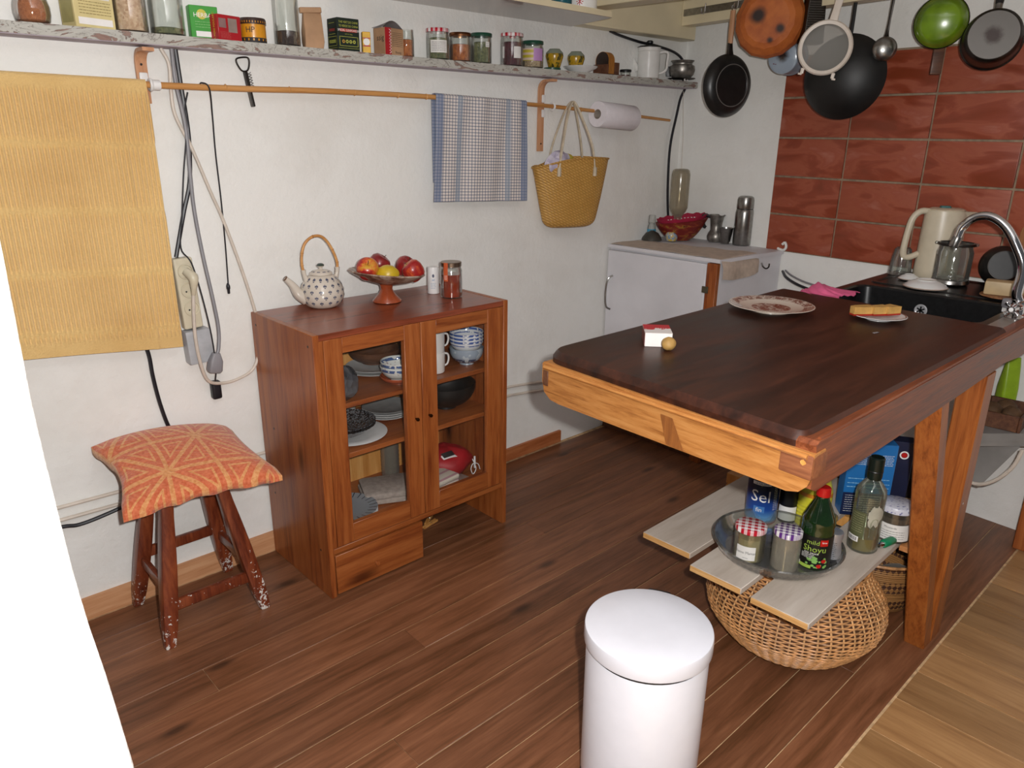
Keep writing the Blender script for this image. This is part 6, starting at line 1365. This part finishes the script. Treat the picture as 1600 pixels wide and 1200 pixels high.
# salt carton
m, nt, b = new_mat('blue_salt_carton'); s_ = nt.nodes.new('ShaderNodeSeparateXYZ'); nt.links.new(coords(nt), s_.inputs[0])
nt.links.new(ramp(nt, mth(nt, 'MULTIPLY', s_.outputs[2], 7), [(.02, hx('#a85a3a')), (.10, hx('#5f9ac4')), (.34, hx('#1e4a9c')), (.62, hx('#16306e')), (.80, hx('#0f1c38'))]), b.inputs['Base Color']); b.inputs['Roughness'].default_value = .35
t = thing('salt_carton', 'tall round blue salt carton lettered Sel fin behind the glass dish', 'carton', (1.470, -1.360, PZ + .0005), face(1.47, -1.36))
mo('carton_body', lathe([(0, 0), (.044, 0), (.0455, .003), (.0455, .16), (.044, .163), (0, .163)], 44), m, t)
mo('lettering', wrap(text('Sel', .036), .0465, .093, R(-6)), M['inkw'], t); mo('lettering', wrap(text('fin', .013), .0465, .050, R(-8)), M['inkw'], t)
mo('logo', wrap(rect(.026, .026).rot((0, R(45), 0)).scale(1.3, 1, .45), .0462, .133, R(-6)), M['gold'], t); mo('logo_panel', patch(.0462, .128, .138, R(-40), R(28), 10), M['inkw'], t); mo('lettering', wrap(text('LA BALEINE', .006, .9), .0472, .133, R(-6)), M['motif'], t)
mo('small_print', wrap(lines(.014, .075, 13, .0013, 6), .0460, .085, R(52)), M['inkw'], t, kind='stuff'); mo('fin_frame', patch(.0458, .040, .060, R(-28), R(12), 8), plain('mid_blue', '#3f74b4', .4), t)
t = thing('dark_bottle', 'dark bottle with a white label between the salt carton and the yellow bottle', 'bottle', (1.520, -1.418, PZ + .0005), face(1.52, -1.42))
mo('bottle_body', lathe([(0, 0), (.025, 0), (.027, .003), (.027, .12), (.012, .15), (.012, .17), (0, .17)], 28), M['black'], t); mo('white_label', patch(.0274, .01, .055, R(-60), R(60)), M['inkw'], t)
M['yelpl'] = plain('yellow_bottle_plastic', '#d8cf35', .35, var=.04)
t = thing('yellow_bottle', 'bright yellow ribbed plastic bottle behind the soy bottle', 'bottle', (1.560, -1.475, PZ + .0005), face(1.56, -1.475))
mo('bottle_body', lathe([(0, 0), (.046, 0), (.050, .004)] + [(.050 - (.0014 if k % 2 else 0), .010 + k * .006) for k in range(12)] + [(.050, .09), (.048, .115), (.038, .15), (.022, .18), (.018, .19), (.018, .20), (0, .20)], 40), M['yelpl'], t, ang=20)
mo('printed_band', patch(.0494, .10, .112, R(-60), R(80), 14), plain('orange_print', '#d98a26', .4), t)
# blue box
M['bluecard'] = plain('blue_card', '#1f6fb4', .4, var=.06, scale=6)
t = carton('tall light blue printed box behind the green-necked oil bottle', 1.740, -1.545, .135, .055, .235, face(1.74, -1.545) + R(20), M['bluecard'], 'blue_box', PZ + .0005)
for z, h_, n_, sd in ((.185, .036, 7, 21), (.115, .030, 2, 22), (.095, .012, 1, 23)): onfront(t, lines(.12, h_, n_, .0022 if n_ < 4 else .0013, sd), 0, z, .055, plain('pale_blue_print', '#8fc4e4', .5) if n_ < 4 else M['inkw'], 'small_print', kind='stuff')
onfront(t, rect(.135, .075), 0, .038, .055, plain('navy_panel', '#182448', .4), 'navy_panel'); onfront(t, lines(.12, .06, 8, .0012, 28), 0, .040, .055, M['inkw'], 'small_print', off=.0012, kind='stuff')
t = carton('dark blue box with a round red and white badge behind the oil bottle', 1.835, -1.600, .06, .05, .232, face(1.83, -1.6) + R(10), plain('navy_card', '#141b38', .4), 'navy_box', PZ + .0005)
onfront(t, lathe([(.009, 0), (.013, 0)], 20).rot((R(90), 0, 0)), .005, .190, .05, M['inkw'], 'badge'); onfront(t, lathe([(0, 0), (.008, 0)], 20).rot((R(90), 0, 0)), .005, .190, .05, M['red'], 'badge')
# oil bottle
ox, oy = 1.530, -1.640
t = thing('oil_bottle', 'clear glass oil bottle with dark cap, olive label and a little yellow oil', 'bottle', (ox, oy, PZ + .0005), face(ox, oy))
mo('glass_body', lathe([(0, .003), (.036, 0), (.040, .005), (.040, .05), (.0385, .10), (.040, .165), (.0375, .185), (.024, .205), (.0155, .215), (.0145, .24), (.012, .24), (.013, .215), (.022, .2035), (.0355, .184), (.038, .164), (.0365, .10), (.038, .05), (.038, .007), (0, .006)], 40), M['oilglass'], t)
mo('oil', lathe([(0, .0065), (.0372, .0075), (.0376, .045), (0, .045)], 32), plain('olive_oil', '#7d6414', .08, coat=.8), t)
mo('olive_label', patch(.0405, .048, .125, R(-62), R(-2), 12), plain('olive_label', '#55583a', .5), t)
mo('small_print', wrap(lines(.034, .06, 9, .0012, 31), .0413, .092, R(-32)), plain('pale_olive_print', '#a3a37c', .5), t, kind='stuff')
mo('barcode_panel', patch(.0410, .034, .050, R(-66), R(-18), 8), M['inkw'], t); mo('barcode', wrap(barcode(.028, .011, 20), .0420, .042, R(-42)), M['ink'], t)
mo('pressed_arch', wrap(tube([(-.010, 0, .055), (-.010, 0, .098), (-.006, 0, .108), (0, 0, .111), (.006, 0, .108), (.010, 0, .098), (.010, 0, .055)], .0016, 6), .0405, 0, R(32)), M['oilglass'], t)
mo('torn_label', wrap(lump(.020, .0006, .028, 13, .25, 18, 10).move(0, 0, .10), .0408, .018, R(30)), plain('paper_residue', '#a9a594', .8), t, ang=80)
mo('cap', lathe([(0, .278), (.017, .278), (.0195, .275), (.0195, .222), (.018, .214), (0, .214)] , 32), plain('dark_green_cap', '#0f1c16', .35), t)
mo('cap_groove', lathe([(.0197, .236), (.0205, .238), (.0197, .240)], 32), M['black'], t)
# jar with white flowered lid
m, nt, b = new_mat('white_flecked_lid'); n = noise(nt, coords(nt), 130, 2); nt.links.new(ramp(nt, n, [(.60, hx('#c9c9d4')), (.66, hx('#6f6f9c'))]), b.inputs['Base Color']); b.inputs['Roughness'].default_value = .3
jx_, jy_ = 1.655, -1.672
t = jar('short jar with a white flecked lid and large white label beside the oil bottle', jx_, .046, .110, plain('dark_preserve', '#4a4035', .3), .95, m, .96, y=jy_, z=PZ + .0005, lidh=.018)
paperlabel(t, .046, .010, .060, -60, 62, 0, 3); mo('lettering', wrap(text('Moutarde', .006), .0472, .050, R(-8)), M['ink'], t); mo('small_print', wrap(lines(.066, .028, 4, .0013, 41), .0472, .028, 0), M['ink'], t, kind='stuff')
t = thing('marker_pen', 'thick green capped pen lying at the edge of the front plank', 'pen', (1.592, -1.684, PZ + .0125), 0, None, (0, R(90), R(-12)))
mo('cap', lathe([(0, .030), (.010, .029), (.0118, .026), (.0118, -.018), (.0105, -.020), (0, -.020)], 24), M['green'], t); mo('barrel', lathe([(.0075, -.018), (.0075, -.034), (.005, -.040), (0, -.040)], 20), M['chrome'], t)
# dark cookware at the back
t = thing('casserole', 'black casserole with a lid on the shelf behind the blue box', 'pot', (1.925, -1.590, PZ - .001 + .0), 0)
mo('pot_body', lathe([(0, 0), (.075, 0), (.085, .01), (.087, .10), (.090, .104), (0, .104)], 44), M['iron'], t); mo('brown_band', lathe([(.0875, .030), (.090, .034), (.090, .040), (.0875, .044)], 44), plain('tan_band', '#a47c48', .5), t)
mo('lid', lathe([(.090, .105), (.092, .110), (.06, .128), (.02, .136), (0, .137)], 44), M['teflon'], t); mo('knob', lathe([(.008, .135), (.008, .145), (.016, .150), (.014, .158), (0, .160)], 20), M['black'], t)
t = thing('steel_pot', 'dark steel pot stacked under the table behind the casserole', 'pot', (2.02, -1.42, PZ - .001), 0)
mo('pot_body', lathe([(0, 0), (.10, 0), (.104, .01), (.104, .18), (.108, .184), (.100, .184), (.099, .012), (0, .01)], 44), M['darksteel'], t)

# ================================================================== WICKER BASKETS
M['wick'] = plain('golden_wicker', '#c8905a', .45, var=.25, scale=60, coat=.15); M['wick2'] = plain('golden_wicker_stake', '#d6a672', .45, var=.15, scale=60)
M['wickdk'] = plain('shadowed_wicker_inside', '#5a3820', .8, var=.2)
def basket(prof, nst, rows, cx, cy, name, label, tube_r, mat, mat2):
    t = thing(name, label, 'basket', (cx, cy, 0))
    def at_(z):
        for (a, p_), (b_, q_) in zip(prof, prof[1:]):
            if p_ <= z <= q_: k = (z - p_) / max(1e-6, q_ - p_); return a + (b_ - a) * k
        return prof[-1][0]
    L = [0]
    for (a, p_), (b_, q_) in zip(prof, prof[1:]): L.append(L[-1] + math.hypot(b_ - a, q_ - p_))
    def arc(s):
        s *= L[-1]
        for i in range(len(L) - 1):
            if s <= L[i + 1] + 1e-9: k = (s - L[i]) / (L[i + 1] - L[i]); return (prof[i][0] + (prof[i + 1][0] - prof[i][0]) * k, prof[i][1] + (prof[i + 1][1] - prof[i][1]) * k)
        return prof[-1]
    for k in range(nst):
        a = 2 * PI * k / nst; pts = [(arc(i / 14)[0] * math.sin(a), -arc(i / 14)[0] * math.cos(a), arc(i / 14)[1] + .002) for i in range(15)]
        mo('stake', tube(pts, tube_r * .95, 5), mat2, t)
    g = G()
    for rw in range(rows):
        r_, z_ = arc((rw + .5) / rows); pts = []
        for k in range(nst * 4):
            a = 2 * PI * k / (nst * 4); ph = math.cos(PI * k / 4 * 1.0 + PI * (rw % 2)) ; rr_ = r_ + tube_r * 1.5 * math.cos(2 * PI * k / 8 + PI * (rw % 2))
            pts.append((rr_ * math.sin(a), -rr_ * math.cos(a), z_ + .002))
        g.add(tube(pts, tube_r, 4, closed=True))
    mo('weave', g, mat, t, kind='stuff', ang=60)
    r_, z_ = prof[-1]; n_ = 96
    for q in (0, 1): mo('rim', tube([((r_ + .004 * math.cos(12 * a_ + q * PI)) * math.sin(a_), -(r_ + .004 * math.cos(12 * a_ + q * PI)) * math.cos(a_), z_ + .006 + .004 * math.sin(12 * a_ + q * PI)) for a_ in [2 * PI * k / n_ for k in range(n_)]], tube_r * 1.3, 5, closed=True), mat, t)
    mo('inner_shade_shell', lathe([(0, .006)] + [(max(.001, a - tube_r * 2.6), b_ + .004) for a, b_ in prof], 40), M['wickdk'], t, ang=80)  # dark shell behind the open weave, the basket's inner shade painted as colour
    return t
basket([(.12, 0), (.150, .012), (.185, .04), (.214, .075), (.238, .11), (.246, .145), (.241, .180), (.222, .215), (.196, .250), (.180, .285)], 44, 58, 1.452, -1.506, 'wicker_basket', 'large round-bellied golden wicker basket on the floor under the planks', .0028, M['wick'], M['wick2'])
# smaller patterned basket
m, nt, b = new_mat('patterned_basket_weave'); v = coords(nt); s_ = nt.nodes.new('ShaderNodeSeparateXYZ'); nt.links.new(v, s_.inputs[0])
a = mth(nt, 'MULTIPLY', mth(nt, 'ARCTAN2', s_.outputs[1], s_.outputs[0]), 30); z = mth(nt, 'MULTIPLY', s_.outputs[2], 150)
ck = mth(nt, 'GREATER_THAN', mth(nt, 'MULTIPLY', mth(nt, 'SINE', mth(nt, 'ADD', a, z)), mth(nt, 'SINE', mth(nt, 'SUBTRACT', a, z))), 0)
bd_ = mth(nt, 'GREATER_THAN', mth(nt, 'FRACT', mth(nt, 'MULTIPLY', s_.outputs[2], 14)), .42)
nt.links.new(mixc(nt, mth(nt, 'MULTIPLY', ck, bd_), hx('#9b6d3c'), hx('#4a2a1a')), b.inputs['Base Color']); b.inputs['Roughness'].default_value = .6; bump(nt, b, mth(nt, 'SINE', mth(nt, 'MULTIPLY', s_.outputs[2], 900)), .5, .002)
t = thing('patterned_basket', 'smaller brown basket with dark woven bands behind the wicker basket', 'basket', (1.862, -1.572, 0))
pr_ = [(.10, 0), (.125, .02), (.140, .06), (.150, .11), (.156, .16), (.158, .195)]
rows_ = []
for k in range(40):
    q = k / 39 * (len(pr_) - 1); i = min(int(q), len(pr_) - 2); f_ = q - i; r_ = pr_[i][0] + (pr_[i + 1][0] - pr_[i][0]) * f_; rows_.append((r_ + (.0018 if k % 2 else 0), pr_[i][1] + (pr_[i + 1][1] - pr_[i][1]) * f_))
mo('woven_body', lathe([(0, .002)] + rows_ + [(.150, .193), (.12, .02), (0, .01)], 64), m, t, ang=80)
mo('rim', tube([(.157 * math.sin(2 * PI * k / 48), -.157 * math.cos(2 * PI * k / 48), .196) for k in range(48)], .005, 6, closed=True), M['wick'], t)
mo('plastic_liner', grid(40, 6, lambda u, v: ((.150 - .02 * v) * math.sin(2 * PI * u), -(.150 - .02 * v) * math.cos(2 * PI * u), .205 - .03 * v + .008 * math.sin(u * 60) * (1 - v)), .0006), glassm('clear_bag', '#c8c4bc', .25, .1, 1.4, .6), t, ang=80)

# ================================================================== BEYOND THE POST, UNDER THE SINK
t = thing('metal_shelf', 'grey metal shelf channel with a sloping bracket under the sink', 'shelf', (0, 0, 0))
M['greymetal'] = plain('grey_painted_metal', '#8c8986', .5, .1, .08, 12)
for (z0_, z1_, o_, m_) in ((.472, .500, 0, M['greymetal']), (.452, .472, .006, M['greymetal'])):
    mo('channel_lip' if o_ else 'channel_top', prism([(2.235 + o_, -1.66), (2.46 + o_, -1.86), (2.80, -1.86), (2.80, -1.60)][::-1], z1_ - z0_, 'z').move(0, 0, z0_), m_, t)
mo('bracket', prism([(-1.60, .452), (-1.79, .452), (-1.70, .27), (-1.60, .27)], .012, 'x').move(2.38, 0, 0), M['greymetal'], t)
tag(mo('waste_hose', tube([(2.36, -1.60, .30), (2.36, -1.69, .285), (2.36, -1.745, .318), (2.36, -1.785, .38), (2.36, -1.80, .44), (2.36, -1.80, .4515)], .0065, 8, sm=5), M['cablew']), 'thin pale hose curving below the metal shelf', 'hose')
t = thing('wooden_crate', 'old brown wooden tray on the metal shelf under the sink', 'crate', (2.46, -1.705, .5005), R(4))
for s_ in (-1, 1): mo('side', box(.20, .010, .055, (0, s_ * .065, .0275), .002), M['brownbox'], t); mo('end', box(.010, .12, .055, (s_ * .095, 0, .0275), .002), M['brownbox'], t)
mo('base', box(.18, .12, .006, (0, 0, .004)), M['brownbox'], t)
for k, (dx, dy) in enumerate(((-.045, -.03), (-.04, .03), (.02, 0))): O('root_vegetable', lump(.034, .030, .028, 20 + k, .06, 18, 12), plain('brown_root', '#5c4026', .8, var=.2, scale=20), 'brown lumpy root vegetable in the tray under the sink, %s one' % ('left front', 'left rear', 'right')[k], 'vegetable', (2.46 + dx, -1.705 + dy, .545), k, 'vegetables in the wooden tray', ang=80)
t = thing('green_bag', 'bright green bag standing behind the post under the sink', 'bag', (2.62, -1.665, .5005), R(-50))
mo('bag_body', loft([[(x * s_, y * q, z) for x, y, _ in rrect(-.026, .026, -.03, .03, .01, 0, 3)] for z, s_, q in ((0, 1, 1), (.08, 1.02, .9), (.16, .9, .4), (.19, .8, .12))]), plain('bright_green_plastic', '#8fae22', .35, var=.08), t)
t = thing('wooden_post', 'dark brown post at the right edge under the sink', 'post', (2.592, -1.835, 0)); mo('shaft', box(.06, .06, .42, (0, 0, .21), .003), M['cabwood'], t)
